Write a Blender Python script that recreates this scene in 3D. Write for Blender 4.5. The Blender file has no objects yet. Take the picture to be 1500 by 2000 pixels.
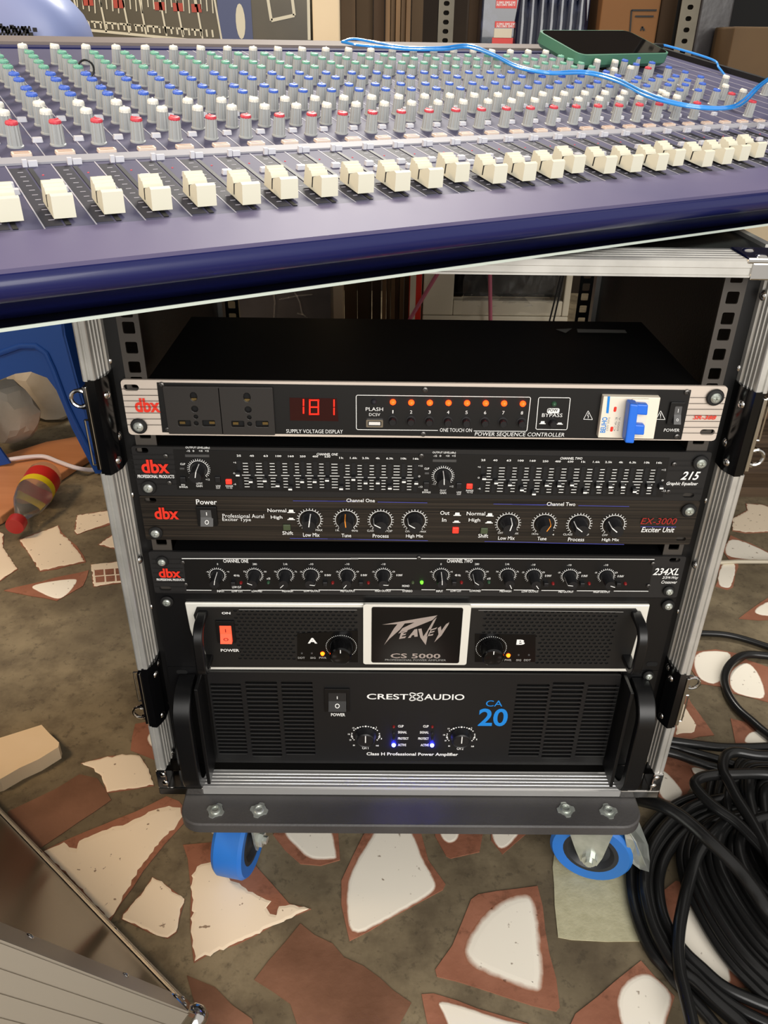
import bpy, bmesh, math, random
import numpy as np
from mathutils import Vector, Matrix
from mathutils.geometry import delaunay_2d_cdt
random.seed(7)
SC = bpy.context.scene
COL = SC.collection
PI = math.pi

# ------------------------------------------------------------------ camera, world, lights, exposure
F_PX = 1553.58
CAM = np.array([-0.03723, -0.59528, 0.23246])
CAM_R = np.array([[0.99991452, -0.00252015, 0.01282949],
                  [-0.00978482, 0.5065945, 0.86212891],
                  [0.00867204, 0.86218076, -0.50652654]])        # rows: right, up, forward
cd = bpy.data.cameras.new('camera')
cd.sensor_fit = 'HORIZONTAL'; cd.sensor_width = 36.0
cd.lens = F_PX / 1500 * 36.0
cd.clip_start = 0.01
cam = bpy.data.objects.new('camera', cd); COL.objects.link(cam)
cam.matrix_world = Matrix([[CAM_R[0][i], CAM_R[1][i], -CAM_R[2][i], CAM[i]] for i in range(3)] + [[0, 0, 0, 1]])
SC.camera = cam

w = bpy.data.worlds.new('world'); SC.world = w; w.use_nodes = True
bg = w.node_tree.nodes['Background']
bg.inputs[0].default_value = (1.0, 0.95, 0.88, 1); bg.inputs[1].default_value = 0.68

def area(name, loc, target, sx, sy, power, col):
    l = bpy.data.lights.new(name, 'AREA'); l.shape = 'RECTANGLE'; l.size = sx; l.size_y = sy
    l.energy = power; l.color = col
    o = bpy.data.objects.new(name, l); COL.objects.link(o); o.location = loc
    o.rotation_euler = (Vector(target) - Vector(loc)).to_track_quat('-Z', 'Y').to_euler()
area('doorway_daylight', (0.5, -2.6, 1.0), (0, 0, -0.2), 2.4, 1.8, 86, (1, 0.97, 0.93))
area('ceiling_lamp', (0.05, 1.55, 1.5), (0, 0.0, 0), 0.7, 0.25, 44, (1, 0.95, 0.86))
area('shop_bulb', (-1.5, -0.1, 1.15), (-0.6, 0.3, -0.59), 0.35, 0.35, 20, (1, 0.72, 0.44))

vs = SC.view_settings
vs.view_transform = 'Standard'; vs.look = 'None'; vs.gamma = 1; vs.use_curve_mapping = False
vs.exposure = 0.0

# ------------------------------------------------------------------ measuring: a point of the photograph carried onto a real plane
def ray(px, py):
    return CAM_R.T @ np.array([(px - 750) / F_PX, -(py - 1000) / F_PX, 1.0])
def on(px, py, n, d):
    r = ray(px, py); n = np.array(n, float); return CAM + r * ((d - CAM @ n) / (r @ n))
def on_y(px, py, y=0.0): return on(px, py, (0, 1, 0), y)
def on_z(px, py, z): return on(px, py, (0, 0, 1), z)
def on_x(px, py, x): return on(px, py, (1, 0, 0), x)

# ------------------------------------------------------------------ materials
def lin(c):
    return tuple(((v / 255) / 12.92 if v / 255 <= .04045 else ((v / 255 + .055) / 1.055) ** 2.4) for v in c) + (1,)
def mat(name, rgb, rough=.5, metal=0, var=None, vscale=20, stretch=(1, 1, 1), bump=0, bscale=200, emit=0, trans=0, spec=.5, alpha=1, coat=0, lo=.35, hi=.65, ior=1.45):
    m = bpy.data.materials.new(name); m.use_nodes = True
    nt = m.node_tree; N = nt.nodes; L = nt.links; b = N['Principled BSDF']
    b.inputs['Base Color'].default_value = lin(rgb); b.inputs['Roughness'].default_value = rough
    b.inputs['Metallic'].default_value = metal; b.inputs['Specular IOR Level'].default_value = spec
    b.inputs['Transmission Weight'].default_value = trans; b.inputs['Alpha'].default_value = alpha
    b.inputs['Coat Weight'].default_value = coat; b.inputs['IOR'].default_value = ior
    if emit:
        b.inputs['Emission Color'].default_value = lin(rgb); b.inputs['Emission Strength'].default_value = emit
    tc = N.new('ShaderNodeTexCoord'); mp = N.new('ShaderNodeMapping'); mp.inputs['Scale'].default_value = stretch
    L.new(tc.outputs['Object'], mp.inputs['Vector'])
    if var:
        no = N.new('ShaderNodeTexNoise'); no.inputs['Scale'].default_value = vscale; no.inputs['Detail'].default_value = 6
        L.new(mp.outputs[0], no.inputs['Vector'])
        r = N.new('ShaderNodeValToRGB'); r.color_ramp.elements[0].color = lin(rgb); r.color_ramp.elements[1].color = lin(var)
        r.color_ramp.elements[0].position = lo; r.color_ramp.elements[1].position = hi
        L.new(no.outputs['Fac'], r.inputs['Fac']); L.new(r.outputs['Color'], b.inputs['Base Color'])
    if bump:
        no2 = N.new('ShaderNodeTexNoise'); no2.inputs['Scale'].default_value = bscale; no2.inputs['Detail'].default_value = 4
        L.new(mp.outputs[0], no2.inputs['Vector'])
        bp = N.new('ShaderNodeBump'); bp.inputs['Strength'].default_value = bump; bp.inputs['Distance'].default_value = .002
        L.new(no2.outputs['Fac'], bp.inputs['Height']); L.new(bp.outputs['Normal'], b.inputs['Normal'])
    return m
M = {}
M['concrete'] = mat('concrete', (96, 84, 64), .8, var=(138, 124, 98), vscale=7, bump=.6, bscale=38)
def dirt(m, scale, lo, hi, rgb, fac):                # a second, finer layer of stains
    nt = m.node_tree; N = nt.nodes; L_ = nt.links; b = N['Principled BSDF']; src = b.inputs['Base Color'].links[0].from_socket
    tc = N.new('ShaderNodeTexCoord'); no = N.new('ShaderNodeTexNoise'); no.inputs['Scale'].default_value = scale; no.inputs['Detail'].default_value = 5; no.inputs['Roughness'].default_value = .65
    L_.new(tc.outputs['Object'], no.inputs['Vector'])
    r_ = N.new('ShaderNodeValToRGB'); r_.color_ramp.elements[0].position = lo; r_.color_ramp.elements[1].position = hi
    r_.color_ramp.elements[0].color = (fac, fac, fac, 1); r_.color_ramp.elements[1].color = (0, 0, 0, 1); L_.new(no.outputs['Fac'], r_.inputs['Fac'])
    mx = N.new('ShaderNodeMix'); mx.data_type = 'RGBA'; L_.new(r_.outputs['Color'], mx.inputs['Factor']); L_.new(src, mx.inputs[6]); mx.inputs[7].default_value = lin(rgb)
    L_.new(mx.outputs[2], b.inputs['Base Color'])
dirt(M['concrete'], 22, .36, .56, (76, 64, 48), .55); dirt(M['concrete'], 90, .34, .44, (66, 57, 44), .5)
M['terracotta'] = mat('terracotta', (138, 87, 64), .75, var=(160, 106, 82), vscale=14, bump=.3, bscale=120)
dirt(M['terracotta'], 50, .34, .46, (104, 66, 46), .6)
M['terracotta_dark'] = mat('terracotta_dark', (106, 72, 52), .75, var=(136, 96, 74), vscale=12, bump=.3, bscale=120)
M['stone'] = mat('stone', (176, 170, 138), .6, var=(188, 182, 150), vscale=90, bump=.2, bscale=300)
M['cream_slab'] = mat('cream_slab', (232, 204, 164), .5, var=(240, 214, 178), vscale=10)
def glaze(name, soft, rgb=(246, 238, 222)):
    m = mat(name, rgb, .32); nt = m.node_tree; N = nt.nodes; L = nt.links; b = N['Principled BSDF']
    at = N.new('ShaderNodeAttribute'); at.attribute_name = 'inner'
    tc = N.new('ShaderNodeTexCoord'); no = N.new('ShaderNodeTexNoise'); no.inputs['Scale'].default_value = 90; no.inputs['Detail'].default_value = 8
    L.new(tc.outputs['Object'], no.inputs['Vector'])
    ad = N.new('ShaderNodeMath'); ad.operation = 'MULTIPLY_ADD'; ad.inputs[1].default_value = .5 if soft else .9
    L.new(no.outputs['Fac'], ad.inputs[0]); L.new(at.outputs['Fac'], ad.inputs[2])
    r = N.new('ShaderNodeValToRGB'); e = r.color_ramp.elements
    e[0].color = lin((158, 104, 78)); e[1].color = lin(rgb)
    e[0].position, e[1].position = (.3, .85) if soft else (.36, .42)
    L.new(ad.outputs[0], r.inputs['Fac'])
    # specks of dirt with shapes of their own
    n2 = N.new('ShaderNodeTexNoise'); n2.inputs['Scale'].default_value = 130; n2.inputs['Detail'].default_value = 2
    L.new(tc.outputs['Object'], n2.inputs['Vector'])
    r2 = N.new('ShaderNodeValToRGB'); r2.color_ramp.elements[0].position = .27 if not soft else .24; r2.color_ramp.elements[1].position = .31
    r2.color_ramp.elements[0].color = lin((120, 96, 76)); r2.color_ramp.elements[1].color = (1, 1, 1, 1)
    L.new(n2.outputs['Fac'], r2.inputs['Fac'])
    mx = N.new('ShaderNodeMix'); mx.data_type = 'RGBA'; mx.blend_type = 'MULTIPLY'; mx.inputs['Factor'].default_value = .8
    L.new(r.outputs['Color'], mx.inputs[6]); L.new(r2.outputs['Color'], mx.inputs[7]); L.new(mx.outputs[2], b.inputs['Base Color'])
    return m
M['glaze_soft'] = glaze('glaze_soft', True); M['glaze_chip'] = glaze('glaze_chip', False, (244, 226, 200))
M['black_lam'] = mat('black_laminate', (20, 19, 18), .38, bump=.15, bscale=500)
M['black_metal'] = mat('black_metal', (12, 12, 13), .36)
M['black_panel'] = mat('black_panel', (12, 11, 11), .42)
M['crest_face'] = mat('satin_black_face', (22, 22, 23), .38)
M['highlight_grey'] = mat('highlight_grey', (58, 58, 58), .35)  # paler grey for the painted highlights on the louvre slots
M['red_dim'] = mat('red_dim_ink', (158, 34, 28), .5)
M['grille_face'] = mat('grille_face', (28, 27, 26), .4)
M['rail_grey'] = mat('rail_grey', (66, 61, 56), .45)
M['screw_dark'] = mat('screw_dark', (92, 90, 88), .3, .8)
M['black_gloss'] = mat('black_gloss', (9, 9, 10), .16)
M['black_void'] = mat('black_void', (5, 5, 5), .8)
M['grey_panel'] = mat('grey_panel', (33, 32, 32), .45)
M['eq_panel'] = mat('eq_panel', (29, 28, 28), .42)
M['socket'] = mat('socket_grey', (43, 40, 38), .4)
M['brushed_black'] = mat('brushed_black', (19, 17, 15), .36, var=(50, 43, 36), vscale=11, stretch=(.5, 1, 95))
M['alu'] = mat('aluminium', (206, 204, 198), .32, .55, var=(186, 184, 178), vscale=30, stretch=(1, 1, 1))
M['alu_bar'] = mat('aluminium_bar', (206, 205, 202), .2, .6)
M['alu_lid'] = mat('aluminium_lid', (168, 160, 146), .4, .35)
M['alu_brushed'] = mat('aluminium_brushed', (214, 201, 188), .42, .2)
M['chrome'] = mat('chrome', (205, 203, 200), .12, 1)
M['zinc'] = mat('zinc', (214, 218, 212), .28, .7, var=(186, 192, 184), vscale=60)
M['silver_trim'] = mat('silver_trim', (240, 238, 228), .3, .25)
M['white_ink'] = mat('white_ink', (235, 235, 232), .5, emit=0)
M['grey_ink'] = mat('grey_ink', (150, 148, 144), .5)
M['red_ink'] = mat('red_ink', (226, 52, 34), .45)
M['blue_ink'] = mat('blue_ink', (26, 130, 214), .45)
M['violet_ink'] = mat('violet_ink', (70, 74, 160), .5)
M['orange_ink'] = mat('orange_ink', (226, 140, 44), .5)
M['black_ink'] = mat('black_ink', (14, 13, 13), .6)
M['steel_ink'] = mat('steel_ink', (206, 196, 192), .3, .7)
M['knob_black'] = mat('knob_black', (26, 26, 28), .35)
M['rubber'] = mat('rubber_black', (22, 22, 22), .5)
M['led_red'] = mat('led_red', (255, 46, 8), .3, emit=9)
M['led_seg'] = mat('led_segment', (255, 30, 16), .3, emit=2.2)
M['led_orange'] = mat('led_orange', (255, 66, 6), .3, emit=14)
M['led_blue'] = mat('led_blue', (34, 40, 255), .3, emit=190)
M['led_green'] = mat('led_green', (90, 240, 40), .3, emit=3)
M['led_off_red'] = mat('led_off_red', (130, 30, 30), .3)
M['led_off_green'] = mat('led_off_green', (50, 84, 60), .3)
M['led_off_dark'] = mat('led_off_dark', (30, 29, 36), .7)
M['lit_red'] = mat('lit_red_button', (235, 50, 36), .35, emit=.9)
M['switch_red'] = mat('lit_red_rocker', (238, 80, 52), .3, emit=.9)
M['btn_green'] = mat('olive_button', (70, 80, 56), .4)
M['btn_grey'] = mat('grey_button', (70, 69, 68), .4)
M['display'] = mat('display_window', (44, 8, 10), .12)
M['usb_white'] = mat('usb_white', (226, 222, 216), .4)
M['cream_plastic'] = mat('breaker_cream', (232, 222, 204), .4)
M['blue_plastic'] = mat('breaker_blue', (40, 110, 220), .35)
M['cap_white'] = mat('fader_white', (216, 213, 194), .42)
M['knob_grey'] = mat('knob_grey', (160, 163, 163), .45)
M['cap_green'] = mat('cap_green', (104, 164, 142), .45)
M['cap_blue'] = mat('cap_blue', (62, 98, 192), .45)
M['cap_red'] = mat('cap_red', (196, 60, 74), .45)
M['cap_ivory'] = mat('cap_ivory', (224, 222, 212), .4)
M['mix_panel'] = mat('console_panel', (74, 73, 98), .5, var=(82, 80, 104), vscale=8, spec=.15)
M['mix_lip'] = mat('console_lip', (88, 84, 116), .48, var=(98, 92, 122), vscale=6, spec=.16)
M['mix_navy'] = mat('console_navy', (22, 27, 80), .3, coat=.15)
M['mix_strip'] = mat('console_strip', (150, 150, 158), .5, spec=.2)
M['mix_rail'] = mat('console_rail', (112, 103, 100), .5, spec=.2)
M['mix_line'] = mat('console_line', (170, 168, 178), .5)
M['slot'] = mat('slot_black', (14, 14, 16), .5)
M['fader_zone'] = mat('fader_zone', (56, 56, 64), .5, spec=.15)
M['btn_tan'] = mat('button_tan', (216, 198, 184), .45)
M['btn_tan_line'] = mat('button_tan_print', (156, 108, 84), .5)
M['btn_clear'] = mat('button_clear', (205, 206, 214), .3)
M['glass_dark'] = mat('smoked_glass', (16, 17, 20), .06, spec=.6)
M['glass_edge'] = mat('glass_edge', (196, 206, 196), .25)
M['board'] = mat('dolly_board', (58, 56, 56), .5, var=(74, 72, 71), vscale=8, bump=.2, bscale=300)
M['wheel_blue'] = mat('wheel_blue', (34, 112, 206), .45, var=(48, 110, 180), vscale=10)
M['hub'] = mat('wheel_hub', (40, 42, 46), .45)
M['stool'] = mat('stool_blue', (14, 64, 140), .4)
M['bag'] = mat('dusty_bag', (214, 204, 188), .6, var=(188, 176, 156), vscale=12, bump=.5, bscale=40)
M['wood_orange'] = mat('plank_orange', (190, 124, 78), .5, var=(208, 142, 96), vscale=3, stretch=(1, 6, 1))
M['wood'] = mat('timber', (126, 98, 66), .7, var=(86, 66, 44), vscale=5, stretch=(8, 8, .5), bump=.2)
M['timber_flat'] = mat('timber_flat', (96, 76, 56), .75, var=(56, 43, 31), vscale=5, stretch=(.5, 14, 14), bump=.2)
M['card'] = mat('cardboard', (92, 72, 48), .8, var=(80, 62, 42), vscale=6)
M['card_tan'] = mat('cardboard_tan', (120, 82, 46), .8, var=(106, 72, 40), vscale=4)
M['card_dark'] = mat('cardboard_dark', (78, 58, 38), .8, var=(60, 46, 32), vscale=5)
M['cream_wall'] = mat('cream_board', (226, 206, 172), .6, var=(212, 192, 158), vscale=3)
M['dark_room'] = mat('shop_wall', (40, 32, 26), .9, var=(54, 44, 34), vscale=3)
M['post'] = mat('slotted_angle', (104, 98, 84), .5, .3, var=(88, 83, 71), vscale=14)
M['cream_metal'] = mat('cream_metal', (196, 186, 164), .45)
M['wrap'] = mat('clear_wrap', (225, 222, 216), .12, trans=.85, alpha=.35, bump=1, bscale=25)
M['carton_print'] = mat('carton_print', (64, 58, 44), .35, var=(84, 77, 60), vscale=6)
M['print_line'] = mat('print_line', (196, 190, 168), .5)
M['print_red'] = mat('print_red', (160, 62, 46), .5)
M['print_blue'] = mat('print_blue', (70, 78, 110), .5)
M['lilac'] = mat('lilac_plastic', (134, 140, 180), .4, var=(130, 148, 194), vscale=3)
M['phone_case'] = mat('phone_case_green', (74, 122, 100), .45)
M['phone_glass'] = mat('phone_glass', (14, 13, 14), .05, spec=.7)
M['cable_blue'] = mat('cable_blue', (44, 142, 226), .2, coat=.8)
M['cable_black'] = mat('cable_black', (26, 26, 26), .27, bump=.04, bscale=60)
M['cable_white'] = mat('cable_white', (226, 216, 220), .4)
M['bottle'] = mat('bottle_clear', (238, 234, 222), .12, trans=.92, ior=1.12)
M['label_yellow'] = mat('label_yellow', (226, 196, 20), .4)
M['label_red'] = mat('label_red', (196, 40, 26), .4)
M['cap_dark_red'] = mat('bottle_cap', (170, 44, 42), .4)
M['pack_blue'] = mat('pack_blue', (18, 23, 44), .2, var=(74, 80, 110), vscale=22, coat=.6, lo=.5, hi=.8)
M['pink'] = mat('pink_string', (178, 92, 112), .6)
M['grey_wrap'] = mat('grey_wrap', (76, 72, 72), .25, var=(50, 48, 49), vscale=7, bump=.8, bscale=14)
M['lid_panel'] = mat('lid_laminate', (38, 34, 27), .22, var=(32, 29, 24), vscale=3)

# ------------------------------------------------------------------ mesh helper
OFF = {}
STUFF = {'louvre_highlight', 'lettering', 'printed_lines', 'dial_scale', 'ear_line', 'dust_screen', 'channel_line', 'scale_tick', 'fader_scale', 'button_symbol', 'logo', 'zigzag_print', 'label_print', 'rocker_marks', 'digits', 'red_mark', 'printed_blocks', 'warning_print', 'printed_square', 'film_crease', 'brass_contact'}
class B:
    def __init__(s): s.v = []; s.f = []
    def add(s, v, f):
        n = len(s.v); s.v += [tuple(map(float, p)) for p in v]; s.f += [tuple(i + n for i in q) for q in f]; return s
    def box(s, x0, x1, y0, y1, z0, z1):
        v = [(x, y, z) for x in (x0, x1) for y in (y0, y1) for z in (z0, z1)]
        return s.add(v, [(0, 1, 3, 2), (4, 6, 7, 5), (0, 4, 5, 1), (2, 3, 7, 6), (0, 2, 6, 4), (1, 5, 7, 3)])
    def obox(s, o, a, b, c):                       # oriented box: corner and three edges
        o, a, b, c = map(np.array, (o, a, b, c))
        v = [o + i * a + j * b + k * c for i in (0, 1) for j in (0, 1) for k in (0, 1)]
        return s.add(v, [(0, 1, 3, 2), (4, 6, 7, 5), (0, 4, 5, 1), (2, 3, 7, 6), (0, 2, 6, 4), (1, 5, 7, 3)])
    def loft(s, rings, cap=True):
        n = len(rings[0]); v = [p for r in rings for p in r]; f = []
        for i in range(len(rings) - 1):
            for j in range(n):
                k = (j + 1) % n; f.append((i * n + j, i * n + k, (i + 1) * n + k, (i + 1) * n + j))
        if cap: f += [tuple(range(n))[::-1], tuple(range((len(rings) - 1) * n, len(rings) * n))]
        return s.add(v, f)
    def lathe(s, c, axis, prof, n=20, cap=True):             # prof: (radius, distance along axis)
        c = np.array(c, float); ax = np.array(axis, float); ax /= np.linalg.norm(ax)
        t = np.array([1, 0, 0]) if abs(ax[0]) < .9 else np.array([0, 1, 0])
        u = np.cross(ax, t); u /= np.linalg.norm(u); w_ = np.cross(ax, u)
        return s.loft([[c + ax * h + r * (math.cos(a) * u + math.sin(a) * w_) for a in [2 * PI * k / n for k in range(n)]] for r, h in prof], cap)
    def cyl(s, c, axis, r, h, n=16): return s.lathe(c, axis, [(r, 0), (r, h)], n)
    def dome(s, c, axis, r, h, n=12): return s.lathe(c, axis, [(r, 0), (r * .92, h * .4), (r * .6, h * .8), (r * .15, h)], n)
    def prism(s, poly, e):                         # poly: 3-D points, e: extrusion vector
        e = np.array(e, float); p = [np.array(q, float) for q in poly]
        return s.loft([p, [q + e for q in p]])
    def tube(s, path, r, n=8, flat=1.0):
        P = [np.array(p, float) for p in path]; rings = []; up = None
        for i, p in enumerate(P):
            t = P[min(i + 1, len(P) - 1)] - P[max(i - 1, 0)]; t /= np.linalg.norm(t) + 1e-12
            if up is None:
                up = np.array([0, 0, 1.]) if abs(t[2]) < .9 else np.array([1., 0, 0])
            up = up - t * (up @ t); up /= np.linalg.norm(up); sd = np.cross(t, up)
            rr = r[i] if isinstance(r, (list, tuple)) else r
            rings.append([p + rr * (math.cos(a) * sd * flat + math.sin(a) * up) for a in [2 * PI * k / n for k in range(n)]])
        return s.loft(rings)
    def obj(s, name, m, parent=None, smooth=False, bevel=0, label=None):
        off = OFF.get(parent.name, (0, 0, 0)) if parent else (0, 0, 0)
        me = bpy.data.meshes.new(name)
        me.from_pydata([(a - off[0], b - off[1], c - off[2]) for a, b, c in s.v], [], s.f)
        return fin(me, name, m, parent, smooth, bevel, label, off)
def fin(me, name, m, parent, smooth, bevel=0, label=None, off=(0, 0, 0)):
    bm = bmesh.new(); bm.from_mesh(me); bmesh.ops.recalc_face_normals(bm, faces=bm.faces); bm.to_mesh(me); bm.free()
    me.materials.append(M[m] if isinstance(m, str) else m)
    o = bpy.data.objects.new(name, me); COL.objects.link(o)
    if parent: o.parent = parent
    OFF[o.name] = off
    if smooth:
        me.polygons.foreach_set('use_smooth', [True] * len(me.polygons))
        me.set_sharp_from_angle(angle=math.radians(smooth if smooth is not True else 40))
    if bevel:
        bv = o.modifiers.new('bevel', 'BEVEL'); bv.width = bevel; bv.segments = 2; bv.limit_method = 'ANGLE'
    if label: o['label'] = label
    if name in STUFF: o['kind'] = 'stuff'
    return o
def thing(name, label, cat, loc=(0, 0, 0), group=None):
    o = bpy.data.objects.new(name, None); COL.objects.link(o); o.location = loc; o.empty_display_size = .05
    o['label'] = label; o['category'] = cat
    if group: o['group'] = group
    OFF[o.name] = tuple(loc)
    return o
def tag(o, label, cat, group=None):
    o['label'] = label; o['category'] = cat
    if group: o['group'] = group
    return o
def rrect(x0, x1, z0, z1, r, n=4):
    pts = []
    for cx, cz, a0 in ((x1 - r, z1 - r, 0), (x0 + r, z1 - r, 90), (x0 + r, z0 + r, 180), (x1 - r, z0 + r, 270)):
        for k in range(n + 1):
            a = math.radians(a0 + 90 * k / n); pts.append((cx + r * math.cos(a), cz + r * math.sin(a)))
    return pts
def circ(x, z, r, n=12, rz=None): return [(x + r * math.cos(2 * PI * k / n), z + (rz or r) * math.sin(2 * PI * k / n)) for k in range(n)]
def inside(P, c):
    P = np.asarray(P); q = np.roll(P, -1, 0); x, y = c[:, :1], c[:, 1:]
    with np.errstate(divide='ignore', invalid='ignore'):
        h = ((P[:, 1] > y) != (q[:, 1] > y)) & (x < (q[:, 0] - P[:, 0]) * (y - P[:, 1]) / (q[:, 1] - P[:, 1]) + P[:, 0])
    return h.sum(1) % 2 == 1
def fill2d(outer, holes):                            # triangles of an outline with holes
    pts = []; ed = []
    for lp in [outer] + holes:
        n0 = len(pts); pts += [Vector((float(p[0]) * 100, float(p[1]) * 100)) for p in lp]; ed += [(n0 + i, n0 + (i + 1) % len(lp)) for i in range(len(lp))]
    ov, oe, of, _, _, _ = delaunay_2d_cdt(pts, ed, [], 0, 1e-7)
    V = np.array([(p.x / 100, p.y / 100) for p in ov]); T = np.array([tuple(f) for f in of]); c = V[T].mean(1)
    keep = inside(outer, c)
    for h in holes:
        h = np.asarray(h); m = keep & (c[:, 0] > h[:, 0].min()) & (c[:, 0] < h[:, 0].max()) & (c[:, 1] > h[:, 1].min()) & (c[:, 1] < h[:, 1].max())
        i = np.nonzero(m)[0]
        if len(i): keep[i[inside(h, c[i])]] = False
    return V, [tuple(int(k) for k in t) for t in T[keep]]
def plate(name, outer, holes, y0, y1, m, parent, bevel=0, label=None, smooth=False):  # flat plate in x-z with real holes
    bm = bmesh.new(); off = OFF.get(parent.name, (0, 0, 0)) if parent else (0, 0, 0)
    pts, tr_ = fill2d(outer, holes)
    vv = [bm.verts.new((x - off[0], y0 - off[1], z - off[2])) for x, z in pts]
    for t in tr_: bm.faces.new([vv[i] for i in t])
    for v in [v for v in bm.verts if not v.link_faces]: bm.verts.remove(v)
    if bevel: bmesh.ops.dissolve_limit(bm, angle_limit=.01, verts=bm.verts, edges=bm.edges)
    g = bmesh.ops.extrude_face_region(bm, geom=list(bm.faces))
    bmesh.ops.translate(bm, verts=[e for e in g['geom'] if isinstance(e, bmesh.types.BMVert)], vec=(0, y1 - y0, 0))
    me = bpy.data.meshes.new(name); bm.to_mesh(me); bm.free()
    return fin(me, name, m, parent, smooth, bevel, label, off)
def slotpoly(x, z, hw, hh): return rrect(x - hw, x + hw, z - hh, z + hh, hh * .98, 4)

# crops: offset and scale of the enlarged views the panels were measured in
CR = {'A': (220, 730, 3.125), 'B': (640, 730, 3.125), 'C': (1020, 730, 3.125),
      'D': (250, 950, 10 / 3), 'E': (640, 950, 10 / 3), 'F': (1000, 950, 10 / 3),
      'G': (270, 1150, 10 / 3), 'H': (660, 1150, 30 / 7), 'I': (900, 1150, 3.0)}
def pp(c, x, y, yy=0.0):
    ox, oy, s = CR[c]; q = on_y(ox + x / s, oy + y / s, yy); return q[0], q[2]
def mm(c, y=0.0):                                  # metres per crop pixel on the panel near that crop
    a = pp(c, 700, 400); b = pp(c, 701, 400); return b[0] - a[0]

# ------------------------------------------------------------------ lettering: collected, then set in one go
TXT = []
def L(par, c, x0, y0, x1, y1, s, ink='white_ink', shear=0, bold=0, yy=-.0016, rot=0):
    a = pp(c, x0, y1, yy); b = pp(c, x1, y1, yy); t = pp(c, (x0 + x1) / 2, y0, yy)
    TXT.append((par, s, (a[0] + b[0]) / 2 + (t[0] - (a[0] + b[0]) / 2) * .5, (a[1] + b[1]) / 2, b[0] - a[0], t[1] - (a[1] + b[1]) / 2, ink, shear, bold, yy, rot))
def set_text():
    items = []
    for t in TXT:
        cu = bpy.data.curves.new('t', 'FONT'); cu.body = t[1]; cu.resolution_u = 5 if t[5] > .006 else 2; cu.offset = t[8]; cu.shear = t[7]
        o = bpy.data.objects.new('t', cu); COL.objects.link(o); items.append((o, t))
    dg = bpy.context.evaluated_depsgraph_get(); dg.update()
    groups = {}
    for o, t in items:
        me = bpy.data.meshes.new_from_object(o.evaluated_get(dg))
        n = len(me.vertices); co = np.empty(n * 3); me.vertices.foreach_get('co', co); co = co.reshape(-1, 3)
        fs = [tuple(p.vertices) for p in me.polygons]
        par, s, cx, z0, wd, ht, ink, sh, bo, yy, rot = t
        lo, hi = co.min(0), co.max(0); e = hi - lo
        q = (co - lo) / np.where(e > 1e-9, e, 1)
        if rot == 90: q = np.stack([1 - q[:, 1], q[:, 0], q[:, 2]], 1)
        if rot == -90: q = np.stack([q[:, 1], 1 - q[:, 0], q[:, 2]], 1)
        g = groups.setdefault((par.name, ink), (par, B()))[1]
        g.add([(cx - wd / 2 + p[0] * wd, yy, z0 + p[1] * ht) for p in q], fs)
        cu = o.data; bpy.data.objects.remove(o); bpy.data.curves.remove(cu); bpy.data.meshes.remove(me)
    names = {'red_ink': 'red', 'red_dim': 'dim red', 'blue_ink': 'blue', 'white_ink': 'white', 'grey_ink': 'grey', 'black_ink': 'black', 'violet_ink': 'violet', 'steel_ink': 'silver'}
    for (pn, ink), (par, b) in groups.items():
        b.obj('lettering', ink, par, label=names.get(ink, 'printed') + ' printed lettering')
def outline(b, pts, w_, yy):                       # closed printed line
    n = len(pts)
    for i in range(n): seg(b, pts[i], pts[(i + 1) % n], w_, yy)
def seg(b, p, q, w_, yy):
    p = np.array(p); q = np.array(q); d = q - p; l = np.linalg.norm(d)
    if l < 1e-9: return
    d /= l; n = np.array([-d[1], d[0]]) * w_ / 2; q = q + d * w_ * .02
    b.add([(v[0], yy, v[1]) for v in (p + n, p - n, q - n, q + n)], [(0, 1, 2, 3)])

# ------------------------------------------------------------------ the setting: floor of broken tiles, walls
FZ = -.59
fl = B().box(-3, 3, -1.6, 2.6, FZ - .03, FZ - .0012).obj('floor', 'concrete'); fl['kind'] = 'structure'
fl['label'] = 'grey brown concrete floor set with broken tiles'
for nm, a in (('wall_back', (-3, 3, 2.5, 2.6, FZ, 1.9)), ('wall_left', (-3.1, -3, -.6, 2.6, FZ, 1.9)), ('wall_right', (2.2, 2.3, .4, 2.6, FZ, 1.9))):
    o = B().box(*a).obj(nm, 'dark_room'); o['kind'] = 'structure'; o['label'] = 'dark brown shop wall'
def densify(P, step, jit):
    out = []; n = len(P)
    for i in range(n):
        a, b = np.array(P[i]), np.array(P[(i + 1) % n]); k = max(1, int(np.linalg.norm(b - a) / step))
        for j in range(k):
            q = a + (b - a) * j / k; out.append(q + (np.array([random.gauss(0, jit), random.gauss(0, jit)]) if j else 0))
    return out
def smoothpoly(P, it=2):
    for _ in range(it):
        n = len(P); P = [(np.array(P[i]) * .75 + np.array(P[(i + 1) % n]) * .25) if k == 0 else (np.array(P[i]) * .25 + np.array(P[(i + 1) % n]) * .75) for i in range(n) for k in (0, 1)]
    return P
def tris(P):
    bm = bmesh.new(); vv = [bm.verts.new((p[0], p[1], 0)) for p in P]
    ed = [bm.edges.new((vv[i], vv[(i + 1) % len(vv)])) for i in range(len(vv))]
    bmesh.ops.triangle_fill(bm, use_beauty=True, use_dissolve=False, edges=ed); bm.verts.index_update()
    idx = {v: i for i, v in enumerate(vv)}
    f = [tuple(idx[v] for v in fc.verts) for fc in bm.faces]; bm.free(); return f
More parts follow.
